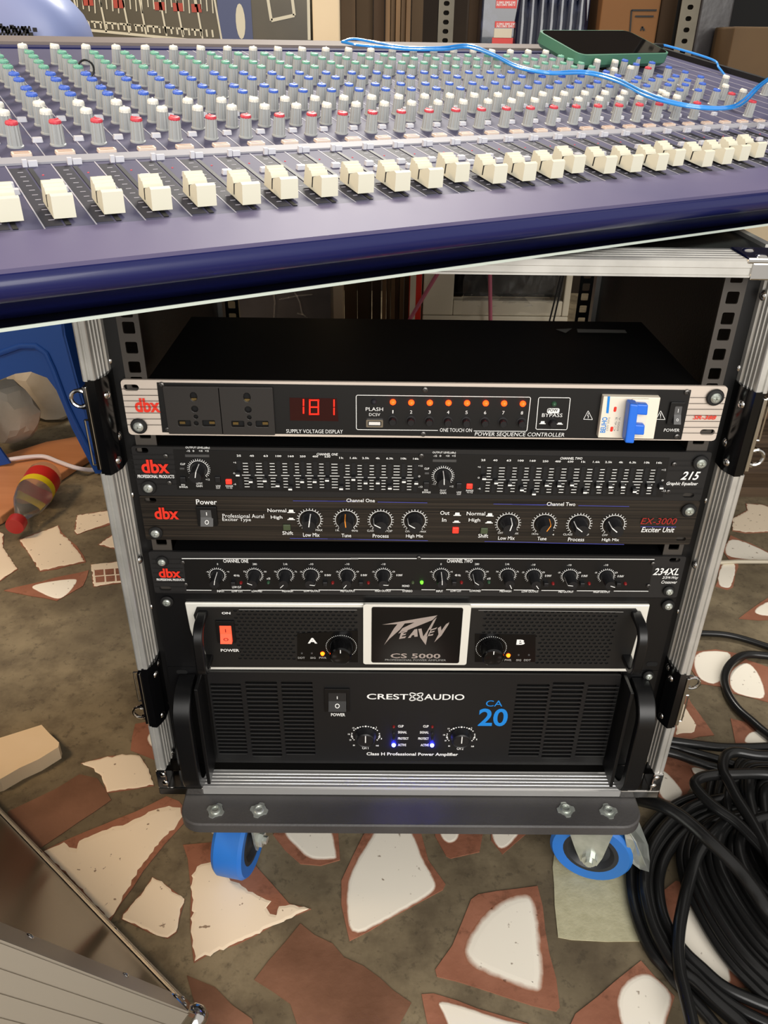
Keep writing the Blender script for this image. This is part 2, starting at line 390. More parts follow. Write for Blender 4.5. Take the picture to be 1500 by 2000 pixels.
def tile(outer, gl=None, m='terracotta', gm='glaze_soft', th=.0, inset=.012):
    z = FZ + th
    W = [on_z(x, y, z)[:2] for x, y in outer]; W = densify(W, .02, .0012)
    n = len(W); f = tris(W)
    b = B(); b.v = [(p[0], p[1], z) for p in W] + [(p[0], p[1], FZ - .012) for p in W]
    b.f = list(f) + [(i, (i + 1) % n, n + (i + 1) % n, n + i) for i in range(n)]
    t = b.obj('tile', m, fl)
    if gl:
        G = [on_z(x, y, z)[:2] for x, y in gl]
        if gm == 'glaze_soft': G = densify(smoothpoly(G, 2), .006, .0005)
        else: G = densify(G, .005, .0009)
        c = np.mean(G, 0); I = []; n = len(G)
        ar = sum(G[i][0] * G[(i + 1) % n][1] - G[(i + 1) % n][0] * G[i][1] for i in range(n))
        for i in range(n):
            d = G[(i + 3) % n] - G[i - 3]; nn = np.array([-d[1], d[0]]); nn /= np.linalg.norm(nn) + 1e-9
            I.append(G[i] + nn * inset * (1 if ar > 0 else -1))
        I2 = [G[i] * .45 + I[i] * .55 for i in range(n)]
        z2 = z + .0006
        v = [(p[0], p[1], z2 - .0005) for p in G] + [(p[0], p[1], z2) for p in I2]
        f = [(i, (i + 1) % n, n + (i + 1) % n, n + i) for i in range(n)] + [tuple(n + k for k in q) for q in tris(I2)]
        g = B(); g.v = v; g.f = f; o = g.obj('glaze', gm, t, label='worn white glaze')
        at = o.data.attributes.new('inner', 'FLOAT', 'POINT'); at.data.foreach_set('value', [(0.05 if gm == 'glaze_soft' else .34)] * n + [1.0] * n)
    return t
def sc(pts, ox, oy, s): return [(ox + x / s, oy + y / s) for x, y in pts]
S2 = (0, 1500, 2.0); S5 = (400, 1600, 3.0); S6 = (800, 1600, 3.0); S7 = (0, 1000, 10 / 3); S8 = (1300, 850, 3.075); S9 = (1200, 1650, 5.0); S10 = (1200, 1300, 5.0)
tile(sc([(165, 325), (330, 250), (530, 170), (650, 110), (700, 130), (722, 160), (722, 210), (640, 300), (560, 400), (470, 530), (430, 595), (300, 460)], *S2),
     sc([(172, 325), (250, 290), (270, 310), (300, 315), (310, 285), (400, 245), (500, 215), (600, 165), (660, 148), (705, 155), (712, 190), (690, 225), (640, 270), (560, 370), (500, 470), (445, 570), (425, 588), (300, 455)], *S2), gm='glaze_chip')
tile(sc([(595, 425), (640, 450), (722, 512), (700, 590), (690, 640), (655, 665), (590, 645), (475, 590), (480, 570), (560, 480)], *S2),
     sc([(595, 427), (640, 452), (720, 512), (698, 590), (687, 640), (655, 662), (590, 643), (478, 590), (482, 572), (562, 480)], *S2), gm='glaze_chip', inset=.004)
tile(sc([(715, 300), (830, 290), (960, 330), (1060, 450), (1130, 530), (1215, 550), (1000, 652), (757, 760), (743, 620), (740, 420)], *S2),
     sc([(748, 420), (770, 385), (840, 360), (900, 440), (960, 470), (1040, 515), (1060, 520), (1040, 545), (1055, 570), (1080, 575), (1090, 540), (1150, 535), (1208, 550), (1000, 649), (760, 755), (747, 620), (750, 500)], *S2), gm='glaze_chip', inset=.006)
tile(sc([(290, 940), (560, 610), (1210, 1075), (1100, 1320), (600, 1320), (540, 1200), (500, 1080)], *S5), m='terracotta_dark')
tile(sc([(1000, 20), (930, 90), (870, 210), (800, 360), (800, 500), (848, 712), (1395, 412), (1410, 380), (1310, 240), (1270, 90), (1250, 20)], *S5),
     sc([(1010, 30), (985, 90), (900, 220), (840, 340), (825, 500), (852, 706), (1090, 580), (1345, 436), (1360, 370), (1280, 240), (1240, 130), (1220, 90), (1200, 30)], *S5), inset=.008)
tile(sc([(450, 30), (400, 90), (470, 180), (560, 260), (680, 270), (792, 237), (782, 80), (700, 20)], *S5),
     sc([(480, 30), (460, 90), (540, 170), (600, 230), (680, 243), (770, 235), (777, 215), (752, 90), (740, 30)], *S5), inset=.008)
tile(sc([(150, 880), (250, 740), (360, 470), (400, 440), (750, 390), (820, 790), (880, 1100), (860, 1125), (560, 1040), (160, 920)], *S6),
     sc([(320, 740), (370, 640), (460, 530), (580, 455), (690, 432), (735, 480), (755, 580), (768, 700), (785, 850), (785, 990), (745, 1020), (650, 990), (500, 930), (370, 870), (320, 810)], *S6), inset=.018)
tile(sc([(900, 60), (850, 180), (838, 280), (850, 500), (870, 690), (950, 705), (1150, 715), (1360, 713), (1390, 600), (1360, 330), (1300, 100), (1240, 60)], *S6), m='stone')
tile([(1110, 2010), (1124, 1980), (1203, 1915), (1252, 1876), (1318, 1946), (1300, 2000), (1290, 2060), (1140, 2060)],
     sc([(258, 1870), (300, 1790), (390, 1745), (455, 1770), (545, 1865), (500, 1990), (480, 2110), (330, 2110), (270, 1970)], 1100, 1200, 2.5), inset=.01)
tile(sc([(70, 1025), (140, 1020), (400, 1110), (700, 1200), (760, 1350), (150, 1350), (100, 1180)], *S6),
     sc([(150, 1050), (350, 1105), (550, 1175), (730, 1210), (740, 1340), (280, 1340), (200, 1150)], *S6), inset=.006)
tile(sc([(140, 0), (150, 100), (215, 215), (240, 228), (410, 190), (425, 0)], *S6), sc([(160, 0), (178, 100), (215, 142), (250, 142), (292, 110), (300, 0)], *S6), inset=.006)
tile(sc([(476, 20), (478, 122), (545, 203), (700, 70), (690, 20)], *S6), sc([(480, 25), (481, 120), (543, 195), (645, 90), (655, 25)], *S6), inset=.006)
tile(sc([(440, 480), (600, 350), (760, 390), (1310, 1392), (880, 1402), (700, 1200), (540, 800)], *S9),
     sc([(560, 830), (600, 620), (700, 490), (800, 560), (1238, 1388), (890, 1388), (730, 1180), (640, 1000)], *S9), inset=.008)
tile([(1440, 1960), (1500, 1950), (1580, 2000), (1500, 2060), (1450, 2010)])
tile(sc([(0, 1470), (270, 1385), (385, 1500), (380, 1530), (0, 1740), (-200, 1790), (-200, 1540)], *S7), m='cream_slab', th=.02)
tile([(15, 1585), (110, 1540), (155, 1512), (190, 1520), (217, 1562), (80, 1655), (30, 1640)], m='terracotta_dark')
tile(sc([(525, 1635), (700, 1590), (820, 1580), (910, 1585), (960, 1660), (1003, 1780), (695, 1827), (660, 1720), (610, 1670)], *S7),
     sc([(530, 1637), (700, 1592), (820, 1582), (908, 1587), (958, 1662), (1000, 1778), (697, 1824), (662, 1720), (612, 1670)], *S7), gm='glaze_chip', inset=.004)
tile(sc([(880, 1380), (980, 1360), (1120, 1450), (1100, 1620), (1030, 1620), (850, 1550)], *S7), sc([(990, 1420), (950, 1470), (980, 1530), (1040, 1545), (1090, 1540), (1080, 1430)], *S7), inset=.006)
tile(sc([(125, 180), (380, 85), (400, 130), (500, 220), (560, 325), (260, 387)], *S7), sc([(130, 182), (378, 88), (390, 135), (455, 190), (552, 320), (262, 383)], *S7), gm='glaze_chip', inset=.005)
tile(sc([(25, 510), (190, 470), (578, 378), (540, 480), (370, 577), (210, 547)], *S7), sc([(190, 485), (300, 455), (490, 432), (508, 450), (440, 540), (370, 575), (250, 520)], *S7), inset=.004)
tile(sc([(-150, 110), (0, 130), (22, 140), (20, 230), (117, 370), (0, 450), (-150, 500)], *S7), sc([(-145, 115), (0, 133), (20, 142), (17, 232), (112, 370), (0, 446), (-145, 495)], *S7), gm='glaze_chip', inset=.005)
tile(sc([(485, 130), (500, 20), (700, -10), (760, 60), (500, 147)], *S7), sc([(490, 130), (503, 22), (698, -7), (752, 58), (502, 143)], *S7), gm='glaze_chip', inset=.004)
tile(sc([(638, 212), (740, 140), (850, 200), (850, 260)], *S7), sc([(644, 211), (740, 144), (845, 202), (845, 256)], *S7), gm='glaze_chip', inset=.004)
pt = tile(sc([(590, 340), (770, 320), (850, 320), (860, 460), (790, 462), (608, 487)], *S7), sc([(593, 343), (770, 323), (846, 323), (856, 456), (790, 458), (611, 482)], *S7), gm='glaze_chip', inset=.003)
g = B()
for i in range(4):
    for j in range(2):
        q = [on_z(*sc([(615 + i * 68 + dx + j * 6, 378 + j * 44 - i * 5 + dy)], *S7)[0], FZ + .001) for dx, dy in ((0, 0), (58, -5), (60, 32), (3, 37))]
        g.add(q, [(0, 1, 2, 3)])
g.obj('printed_square', 'terracotta', pt)
tile(sc([(400, 500), (490, 450), (480, 410), (580, 415), (680, 450), (680, 580), (480, 587), (400, 572)], *S8), sc([(404, 502), (494, 452), (485, 413), (580, 418), (675, 452), (675, 577), (480, 584), (404, 570)], *S8), gm='glaze_chip', inset=.006)
tile(sc([(340, 690), (390, 600), (640, 710), (680, 760), (380, 745)], *S8), sc([(346, 688), (392, 604), (640, 713), (670, 755), (382, 741)], *S8), inset=.006)
tile(sc([(300, 905), (330, 755), (435, 755), (405, 912), (370, 927)], *S8), sc([(306, 900), (334, 759), (431, 759), (400, 908), (370, 922)], *S8), inset=.004)
tile(sc([(440, 1100), (520, 1040), (640, 960), (720, 1100), (560, 1110)], *S8), sc([(520, 1050), (640, 980), (700, 1090), (560, 1085)], *S8), inset=.006)
tile(sc([(150, 1400), (170, 1300), (300, 1285), (430, 1310), (340, 1510), (210, 1490)], *S8), sc([(165, 1390), (178, 1304), (300, 1291), (420, 1312), (333, 1502), (212, 1482)], *S8), inset=.006)
tile(sc([(360, 1420), (480, 1345), (640, 1400), (690, 1630), (610, 1600), (390, 1545)], *S8), sc([(378, 1420), (480, 1352), (560, 1420), (615, 1590), (500, 1575), (390, 1540)], *S8), inset=.006)
tile(sc([(60, 1490), (90, 1490), (292, 1800), (40, 1840)], *S8), sc([(62, 1560), (100, 1600), (183, 1740), (172, 1780), (65, 1800)], *S8), gm='glaze_chip', inset=.004)
tile(sc([(390, 1700), (470, 1720), (640, 1780), (660, 1880), (420, 1850)], *S8), sc([(465, 1830), (520, 1768), (620, 1800), (640, 1870), (490, 1855)], *S8), inset=.005)
tile(sc([(430, 870), (560, 880), (720, 950), (790, 1120), (700, 1260), (540, 1360), (400, 1250), (380, 1000)], *S10), sc([(420, 1000), (500, 1030), (640, 1180), (680, 1270), (540, 1350), (420, 1250)], *S10), inset=.006)
tile(sc([(725, 965), (975, 1040), (1000, 1080), (790, 1095)], *S10), sc([(730, 970), (970, 1044), (990, 1078), (790, 1090)], *S10), inset=.004)
tile([(365, 1905), (420, 1928), (492, 1990), (505, 2050), (420, 2050), (380, 1960)], m='terracotta_dark')
tile([(-250, 1180), (-120, 1130), (-40, 1260), (-200, 1330)]); tile([(1580, 1560), (1700, 1520), (1760, 1640), (1600, 1680)], m='stone')

def proj(x, y, z):
    q = CAM_R @ (np.array([x, y, z]) - CAM); return (750 + F_PX * q[0] / q[2], 1000 - F_PX * q[1] / q[2]) if q[2] > .15 else (-9e3, 9e3)
rt = random.Random(21)
for gx in np.arange(-2.2, 2.3, .27):
    for gy in np.arange(-.9, 1.6, .27):
        cx, cy = gx + rt.uniform(-.06, .06), gy + rt.uniform(-.06, .06); n = rt.choice((4, 5, 5, 6)); R_ = rt.uniform(.06, .105); a0 = rt.uniform(0, 6)
        ring = [(cx + R_ * rt.uniform(.75, 1.15) * math.cos(a0 + 2 * PI * k / n), cy + R_ * rt.uniform(.75, 1.15) * math.sin(a0 + 2 * PI * k / n)) for k in range(n)]
        px_ = [proj(x, y, FZ) for x, y in ring]
        if any(-290 < p[0] < 1720 and p[1] < 2100 and p[1] > 560 for p in px_) or (abs(cx) < .42 and -.3 < cy < .7) or any(CAM_R[2] @ (np.array([x, y, FZ]) - CAM) < .2 for x, y in ring): continue
        c = np.mean(px_, 0); kind = rt.random()
        tile(px_, [tuple(np.array(p) * .72 + c * .28) for p in px_] if kind < .7 else None, gm='glaze_soft', inset=.008)

# ------------------------------------------------------------------ rack flight case
XO, YF, XI = .263, -.020, .249
ZT, ZB = .1050, -.4525
YB = .47
case = thing('flight_case', 'black rack flight case with aluminium edges, holding the stacked audio units', 'flight case', (0, .2, ZB))
B().box(-XO + .003, -XI + .0, .016, YB - .03, ZB + .012, ZT - .012).obj('side_panel', 'black_lam', case)
B().box(XI, XO - .003, .016, YB - .03, ZB + .012, ZT - .012).obj('side_panel', 'black_lam', case)
B().box(-XO + .003, XO - .003, .0, YB - .02, ZT - .012, ZT - .003).obj('top_panel', 'black_lam', case)
B().box(-XO + .003, XO - .003, .0, YB - .02, ZB + .003, ZB + .0085).obj('bottom_panel', 'black_lam', case)
def zpx(px, py, y=YF): return on_y(px, py, y)[2]
def side_bar(s, z0, z1):                            # front lip, then grooved inner face running back to the rails
    b = B(); x = lambda a: s * a
    prof = [(XO, YF), (XO - .0012, YF - .0008), (XO - .0036, YF - .0008), (XO - .0044, YF + .0004), (XO - .0056, YF + .0004), (XO - .0062, YF - .0008), (XO - .0090, YF - .0008), (XO - .0096, YF)]
    n = 4
    for k in range(n):                              # grooved slope
        y0 = YF + .001 + k * .0046; xx = XO - .0098 - k * .0010
        prof += [(xx, y0), (xx - .0002, y0 + .0030), (xx + .0008, y0 + .0032), (xx + .0008, y0 + .0042)]
    prof += [(XI, YF + .0205), (XI, YF + .036), (XO, YF + .036)]
    lo = [(x(a), y, z0) for a, y in prof]; hi = [(x(a), y, z1) for a, y in prof]
    b.loft([lo, hi]); return b
latch = {-1: [(zpx(172, 745), zpx(205, 925)), (zpx(268, 1308), zpx(300, 1418))],
         1: [(zpx(1470, 768), zpx(1450, 928)), (zpx(1355, 1318), zpx(1330, 1420))]}
for s in (-1, 1):
    zs = [ZT - .006]
    for a, b_ in latch[s]: zs += [a, b_]
    zs += [ZB + .0355]
    for k in range(0, 6, 2): side_bar(s, zs[k + 1], zs[k]).obj('aluminium_edge', 'alu', case)
    for a, b_ in latch[s]:                         # butterfly latch set into the edge
        sx = lambda v: s * v
        d = B()
        pr = [(sx(XO - .001), YF + .012), (sx(XO - .0015), YF - .0005), (sx(XO - .009), YF - .0012), (sx(XI + .002), YF + .004), (sx(XI - .001), YF + .012), (sx(XI - .001), YF + .036), (sx(XO - .001), YF + .036)]
        d.loft([[(p[0], p[1], b_ - .001) for p in pr], [(p[0], p[1], b_ + .012) for p in pr], [(p[0], p[1], a - .012) for p in pr], [(p[0], p[1], a + .001) for p in pr]])
        dish = d.obj('latch_dish', 'black_gloss', case, smooth=30)
        h = a - b_
        B().box(min(sx(XO - .002), sx(XO + .0012)), max(sx(XO - .002), sx(XO + .0012)), YF - .002, YF + .03, b_ + .004, a - .004).obj('latch_plate', 'chrome', dish, bevel=.0006)
        up = (s < 0) == (a > -.2)
        zr = a - h * .2 if up else b_ + h * .2
        ring = B(); pth = [(sx(XO + .0065 + .0068 * math.cos(t)), YF + .004, zr + .0068 * math.sin(t)) for t in [2 * PI * k / 20 for k in range(21)]]
        ring.tube(pth, .0016, 8); ring.box(min(sx(XO), sx(XO + .006)), max(sx(XO), sx(XO + .006)), YF + .003, YF + .006, zr - .0085, zr - .005)
        ring.box(min(sx(XO), sx(XO + .006)), max(sx(XO), sx(XO + .006)), YF + .003, YF + .006, zr + .005, zr + .0085)
        ring.obj('ring_tongue', 'chrome', dish, smooth=True)
        z0, z1 = (b_ + h * .08, a - h * .42) if up else (b_ + h * .42, a - h * .08)
        fr = B()
        for q0, q1 in (((0, z0), (0, z1)), ((.0045, z0), (.0045, z1)), ((0, z0), (.0045, z0)), ((0, z1), (.0045, z1))):
            fr.tube([(sx(XO + .001 + q0[0]), YF + .003, q0[1]), (sx(XO + .001 + q1[0]), YF + .003, q1[1])], .0008, 6)
        fr.obj('wing_handle', 'chrome', dish)
        for zz in (a - h * .18, b_ + h * .1):
            B().dome((sx(XI + .0006), YF + .0085, zz), (-s * .9, -.5, 0), .0036, .002).obj('rivet', 'chrome', dish, smooth=True)
# front top and bottom bars
tb = B()
prof = [(YF - .001, .0922), (YF - .001, .0935), (YF, .094), (YF, .0985), (YF - .001, .099), (YF - .001, .1035), (YF + .001, .105)]
for k in range(4): prof += [(YF + .003 + k * .007, .105), (YF + .0035 + k * .007, .1043), (YF + .0075 + k * .007, .1043), (YF + .008 + k * .007, .105)]
prof += [(YF + .034, .105), (YF + .034, .0922)]
tb.loft([[(-XO + .03, y, z) for y, z in prof], [(XO - .03, y, z) for y, z in prof]]); tb.obj('aluminium_edge', 'alu', case)
bb = B()
prof = [(YF - .001, ZB), (YF - .001, ZB + .0082), (YF + .0005, ZB + .009)]
for k in range(5): prof += [(YF + .001 + k * .0043, ZB + .0094), (YF + .0033 + k * .0043, ZB + .0094), (YF + .0036 + k * .0043, ZB + .0086), (YF + .0048 + k * .0043, ZB + .0086)]
prof += [(YF + .0235, ZB + .0094), (YF + .0235, ZB)]
xl, xr = on_y(397, 1545, YF)[0], on_y(1212, 1547, YF)[0]
bb.loft([[(xl, y, z) for y, z in prof], [(xr, y, z) for y, z in prof]]); bb.obj('aluminium_edge', 'alu_bar', case)
# rear frame
for s in (-1, 1):
    B().box(min(s * XO, s * (XO - .02)), max(s * XO, s * (XO - .02)), YB - .03, YB, ZB, ZT).obj('aluminium_edge', 'alu', case)
    B().box(min(s * XO, s * (XO - .006)), max(s * XO, s * (XO - .006)), .03, YB - .03, ZT - .012, ZT).obj('aluminium_edge', 'alu', case)
B().box(-XO, XO, YB - .03, YB, ZT - .016, ZT).obj('aluminium_edge', 'alu', case)
B().box(-XO, XO, YB - .03, YB, ZB, ZB + .016).obj('aluminium_edge', 'alu', case)
# corner brackets
for s in (-1, 1):
    x = lambda a, b_: (min(s * a, s * b_), max(s * a, s * b_))
    t = B().box(*x(XO + .0008, XO - .036), YF - .0022, YF + .03, ZT - .0145, ZT - .0022).box(*x(XO + .0012, XO - .040), YF - .0022, YF + .034, ZT - .003, ZT + .0012)
    t = t.obj('corner_bracket', 'chrome', case, bevel=.0012)
    for dx, dy in ((.010, .004), (.028, .004), (.010, .022), (.030, .024)):
        B().dome((s * (XO - dx), YF + dy, ZT + .0012), (0, 0, 1), .0046, .0014).obj('rivet', 'chrome', t, smooth=True)
    xo = abs(xl) if s < 0 else xr
    q = B()
    q.box(*x(XO + .0008, xo - .0006), YF - .0022, YF + .022, ZB - .0006, ZB + .0102)
    q.box(*x(XO + .0008, XI + .004), YF - .0022, YF + .022, ZB + .0102, ZB + .0355)
    q = q.obj('corner_bracket', 'chrome', case, bevel=.0012)
    for dx, dz in ((.008, .018), (.011, .030)):
        B().dome((s * (XI + .003 + dx * .4), YF - .0022, ZB + dz), (0, -1, 0), .0034, .0018).obj('rivet', 'chrome', q, smooth=True)
    # inner side wall strip with rivets, rails with square holes (front and rear)
    B().box(*x(XI + .004, XI - .0008), YF + .036, .05, ZB + .012, ZT - .014).obj('inner_lining', 'black_metal', case)
    for k in range(9):
        zz = .075 - k * .0605
        B().dome((s * XI, -.003 + .012 * (k % 2), zz), (-s, 0, 0), .0042, .0026).obj('rivet', 'chrome', case, smooth=True)
    B().box(*x(XI, .2378), .006, .008, ZB + .012, ZT - .014).obj('rail_flange', 'black_metal', case)
    for yy in (.0035, YB - .035):
        a, b_ = sorted((s * .2208, s * .2380))
        ho = []; z = ZT - .018; k = 0; st = (.01588, .01588, .0127)
        while z > ZB + .03:
            ho.append(rrect((a + b_) / 2 - .0047, (a + b_) / 2 + .0047, z - .0047, z + .0047, .0012, 2)); z -= st[k % 3]; k += 1
        plate('rack_rail', [(a, ZB + .012), (b_, ZB + .012), (b_, ZT - .0125), (a, ZT - .0125)], ho, yy, yy + .0016, 'rail_grey' if yy < .1 else 'black_metal', case)

# ------------------------------------------------------------------ dolly under the case
dz1 = ZB - .0012; dz0 = dz1 - .014
dol = thing('wheeled_dolly', 'black wooden dolly board on blue wheels under the rack case', 'dolly', (0, .2, FZ))
def rr_xy(x0, x1, y0, y1, r, z): return [(a, b_, z) for a, b_ in rrect(x0, x1, y0, y1, r, 6)]
bx0, bx1, by0, by1 = -.2375, .2405, -.0585, .46
B().loft([rr_xy(bx0 + .002, bx1 - .002, by0 + .002, by1, .02, dz0), rr_xy(bx0, bx1, by0, by1, .022, dz0 + .002), rr_xy(bx0, bx1, by0, by1, .022, dz1 - .0015), rr_xy(bx0 + .0015, bx1 - .0015, by0 + .0015, by1, .021, dz1)]).obj('board', 'board', dol, smooth=30)
for p in ((421, 1584), (506, 1583), (1105, 1582), (1188, 1585)):
    q = on_z(p[0], p[1], dz1)
    a0 = random.random(); b = B()
    pts = []
    for k in range(24):
        a = a0 + 2 * PI * k / 24; r = .0094 if (k // 3) % 2 else .0074
        pts.append((q[0] + r * math.cos(a), q[1] + r * math.sin(a), dz1))
    b.prism(pts, (0, 0, .0012)); b.lathe((q[0], q[1], dz1 + .001), (0, 0, 1), [(.0054, 0), (.005, .002), (.0034, .0024), (.003, .001)], 14)
    b.obj('tee_nut', 'zinc', dol, smooth=30)
def caster(cx, cy, ang, front=True, brake=False):
    R_ = .0455; wz = FZ + R_; hw = .0175
    c, s_ = math.cos(ang), math.sin(ang)
    ax = np.array([c, s_, 0]); fw = np.array([-s_, c, 0])          # axle direction, rolling direction
    C0 = np.array([cx, cy, wz]); zt = dz0
    f = B(); f.obox(np.array([cx, cy, zt - .003]) - ax * .03 - fw * .028 + fw * .012, ax * .06, fw * .056, (0, 0, .003))
    f.lathe(np.array([cx, cy, zt - .012]) + fw * .012, (0, 0, 1), [(.022, 0), (.024, .004), (.02, .009)], 20)
    for sd in (-1, 1):
        o = C0 + ax * sd * (hw + .004)
        pl = [o + fw * .040 + np.array([0, 0, zt - .012 - wz]), o - fw * .020 + np.array([0, 0, zt - .012 - wz]), o - fw * .013 + np.array([0, 0, .006]), o - fw * .009 - np.array([0, 0, .009]), o + fw * .009 - np.array([0, 0, .009]), o + fw * .017 + np.array([0, 0, .008])]
        f.prism(pl, ax * sd * .0025)
    f.obox(C0 - ax * (hw + .006) - fw * .006 + np.array([0, 0, zt - .0145 - wz]), ax * (2 * hw + .012), fw * .04, (0, 0, .0025))
    f = f.obj('caster_fork', 'zinc', dol)
    B().lathe(C0 - ax * hw, ax, [(R_ * .66, .001), (R_ * .93, 0), (R_, .004), (R_, 2 * hw - .004), (R_ * .93, 2 * hw), (R_ * .66, 2 * hw - .001), (R_ * .66, .001)], 40, False).obj('tyre', 'wheel_blue', f, smooth=30)
    B().lathe(C0 - ax * (hw - .0005), ax, [(.008, 0), (.012, .003), (.021, .005), (.026, .0), (R_ * .68, .0005), (R_ * .68, 2 * hw - .0015), (.026, 2 * hw - .001), (.021, 2 * hw - .006), (.012, 2 * hw - .004), (.008, 2 * hw - .001)], 28).obj('wheel_hub', 'hub', f, smooth=30)
    for sd in (-1, 1):
        B().lathe(C0 + ax * sd * (hw + .0065), ax * sd, [(.0085, 0), (.0085, .0045), (.0045, .0045), (.0045, .0085)], 6 if sd > 0 else 10).obj('axle_bolt', 'zinc', f)
    if brake:
        pb = B(); e1 = fw * -1
        o = np.array([cx, cy, zt - .016]) - fw * .024
        pts = [o - ax * .012, o + ax * .012, o + ax * .014 - fw * .020 + np.array([0, 0, -.024]), o + ax * .014 - fw * .036 + np.array([0, 0, -.058]), o + ax * .006 - fw * .041 + np.array([0, 0, -.074]), o - ax * .008 - fw * .041 + np.array([0, 0, -.074]), o - ax * .015 - fw * .036 + np.array([0, 0, -.058]), o - ax * .016 - fw * .020 + np.array([0, 0, -.024])]
        pb.prism(pts, fw * .002 + np.array([0, 0, .0016]))
        pb.prism([pts[0], pts[7], pts[6], pts[5], pts[5] + fw * .010, pts[6] + fw * .018, pts[7] + fw * .012], ax * .002)
        pb.obj('brake_pedal', 'zinc', f, bevel=.001, label='zinc brake pedal')
        B().cyl(o - ax * .016 + fw * .004, ax, .0045, .032, 12).obj('pivot_pin', 'zinc', f)
caster(-.1895, -.001, math.radians(-12))
caster(.211, -.006, math.radians(70), brake=True)
caster(-.19, .42, 0.15); caster(.19, .42, -.1)

# ------------------------------------------------------------------ rack units: shared pieces
def rack_screw(par, c, x, y, rpx):
    cx, cz = pp(c, x, y, -.002); r = rpx * mm(c)
    sc_ = B().lathe((cx, -.0015, cz), (0, -1, 0), [(r, 0), (r, .0008), (r * .9, .0016), (r * .6, .0018)], 24).obj('screw_washer', 'rubber', par, smooth=30)
    b = B().lathe((cx, -.003, cz), (0, -1, 0), [(r * .62, 0), (r * .6, .0012), (r * .42, .0022), (r * .15, .0024)], 18)
    b.obox((cx - r * .34, -.0058, cz - r * .06), (r * .68, 0, 0), (0, .0006, 0), (0, 0, r * .12)); b.obox((cx - r * .06, -.0058, cz - r * .34), (r * .12, 0, 0), (0, .0006, 0), (0, 0, r * .68))
    b.obj('rack_screw', 'zinc', sc_, smooth=30)
def tiny_screw(par, c, x, y, r=.0024):
    cx, cz = pp(c, x, y, -.002)
    b = B().lathe((cx, -.001, cz), (0, -1, 0), [(r, 0), (r * .9, .001), (r * .5, .0014), (r * .45, .0006), (r * .1, .0006)], 14)
    b.obj('small_screw', 'screw_dark', par, smooth=30)
def face(par, zt, zb, m, holes=(), r=.002, chassis=None, y0=-.0, y1=.0025, name='faceplate'):
    ho = [slotpoly(*pp(c, x, y), hw * mm(c), hh * mm(c)) for c, x, y, hw, hh in holes]
    return plate(name, rrect(-.2413, .2413, zb, zt, r, 3), ho, y0, y1, m, par)
def chassis(par, zt, zb, dep, m='black_metal', w_=.2205):
    return B().box(-w_, w_, .0027, dep, zb + .001, zt - .0006).obj('chassis', m, par)
def dial(par, c, x, y, rpx, ang, ticks=25, ink='white_ink', knob='skirt', kr=.72, klen=.012, a0=-140, a1=140, dots=False, arc=True, tick=.22, kmat='knob_black'):
    cx, cz = pp(c, x, y); R_ = rpx * mm(c); b = B(); yy = -.0014
    for k in range(ticks):
        a = math.radians(a0 + (a1 - a0) * k / (ticks - 1)); d = np.array([math.sin(a), math.cos(a)]); p = np.array([cx, cz])
        if dots: b.add([(q[0], yy, q[1]) for q in circ(cx + d[0] * R_, cz + d[1] * R_, R_ * .05 if k % 4 else R_ * .075, 6)], [tuple(range(6))])
        else: seg(b, p + d * R_, p + d * R_ * (1 + tick), R_ * .055, yy)
    if arc:
        pr = [(cx + R_ * math.sin(math.radians(a)), cz + R_ * math.cos(math.radians(a))) for a in np.linspace(a0, a1, 41)]
        for i in range(40): seg(b, pr[i], pr[i + 1], R_ * .05, yy)
    b.obj('dial_scale', 'white_ink' if ink != 'orange_ink' else 'white_ink', par)
    r = R_ * kr; k = B()
    if knob == 'skirt':                            # fluted pot knob with a lower flange
        n = 36; rings = []
        for rr, h in ((r * 1.12, 0), (r * 1.12, klen * .14), (r * .98, klen * .24), (r * .9, klen * .85), (r * .82, klen)):
            rings.append([(cx + rr * (1 - (.05 if (j % 3 == 0 and 0 < h < klen) else 0)) * math.sin(2 * PI * j / n), -.0004 - h, cz + rr * (1 - (.05 if (j % 3 == 0 and 0 < h < klen) else 0)) * math.cos(2 * PI * j / n)) for j in range(n)])
        k.loft(rings)
    else:                                          # plain disc knob
        k.lathe((cx, -.0004, cz), (0, -1, 0), [(r * 1.1, 0), (r * 1.1, .0015), (r, .003), (r * .95, klen), (r * .8, klen + .0008), (r * .7, klen)], 32)
    kn = k.obj('knob', kmat, par, smooth=35)
    a = math.radians(ang); d = np.array([math.sin(a), math.cos(a)]); n_ = np.array([d[1], -d[0]]) * R_ * .045
    pb = B(); c0_ = np.array([cx, cz])
    st_ = [(1.0, klen * .22), (.925, klen * .85), (.845, klen), (.0, klen + .0002)] if knob == 'skirt' else [(.95, klen + .001), (-.1, klen + .001)]
    v = []
    for rr, h in st_:
        p = c0_ + d * r * rr; off_ = .0003
        v += [(p[0] - n_[0], -.0004 - h - off_, p[1] - n_[1]), (p[0] + n_[0], -.0004 - h - off_, p[1] + n_[1])]
    v = [(x + d[0] * .0003 * (i < 6), y, z + d[1] * .0003 * (i < 6)) for i, (x, y, z) in enumerate(v)]
    pb.add(v, [(2 * i, 2 * i + 1, 2 * i + 3, 2 * i + 2) for i in range(len(st_) - 1)])
    pb.obj('pointer', ink, kn, label='orange pointer line' if ink == 'orange_ink' else None)
def btn(par, c, x, y, wpx, hpx, m, dep=.004, name='push_button', label=None):
    cx, cz = pp(c, x, y); w_ = wpx * mm(c) / 2; h = hpx * mm(c) / 2
    return B().box(cx - w_, cx + w_, -dep, .0, cz - h, cz + h).obj(name, m, par, bevel=.0005, label=label)
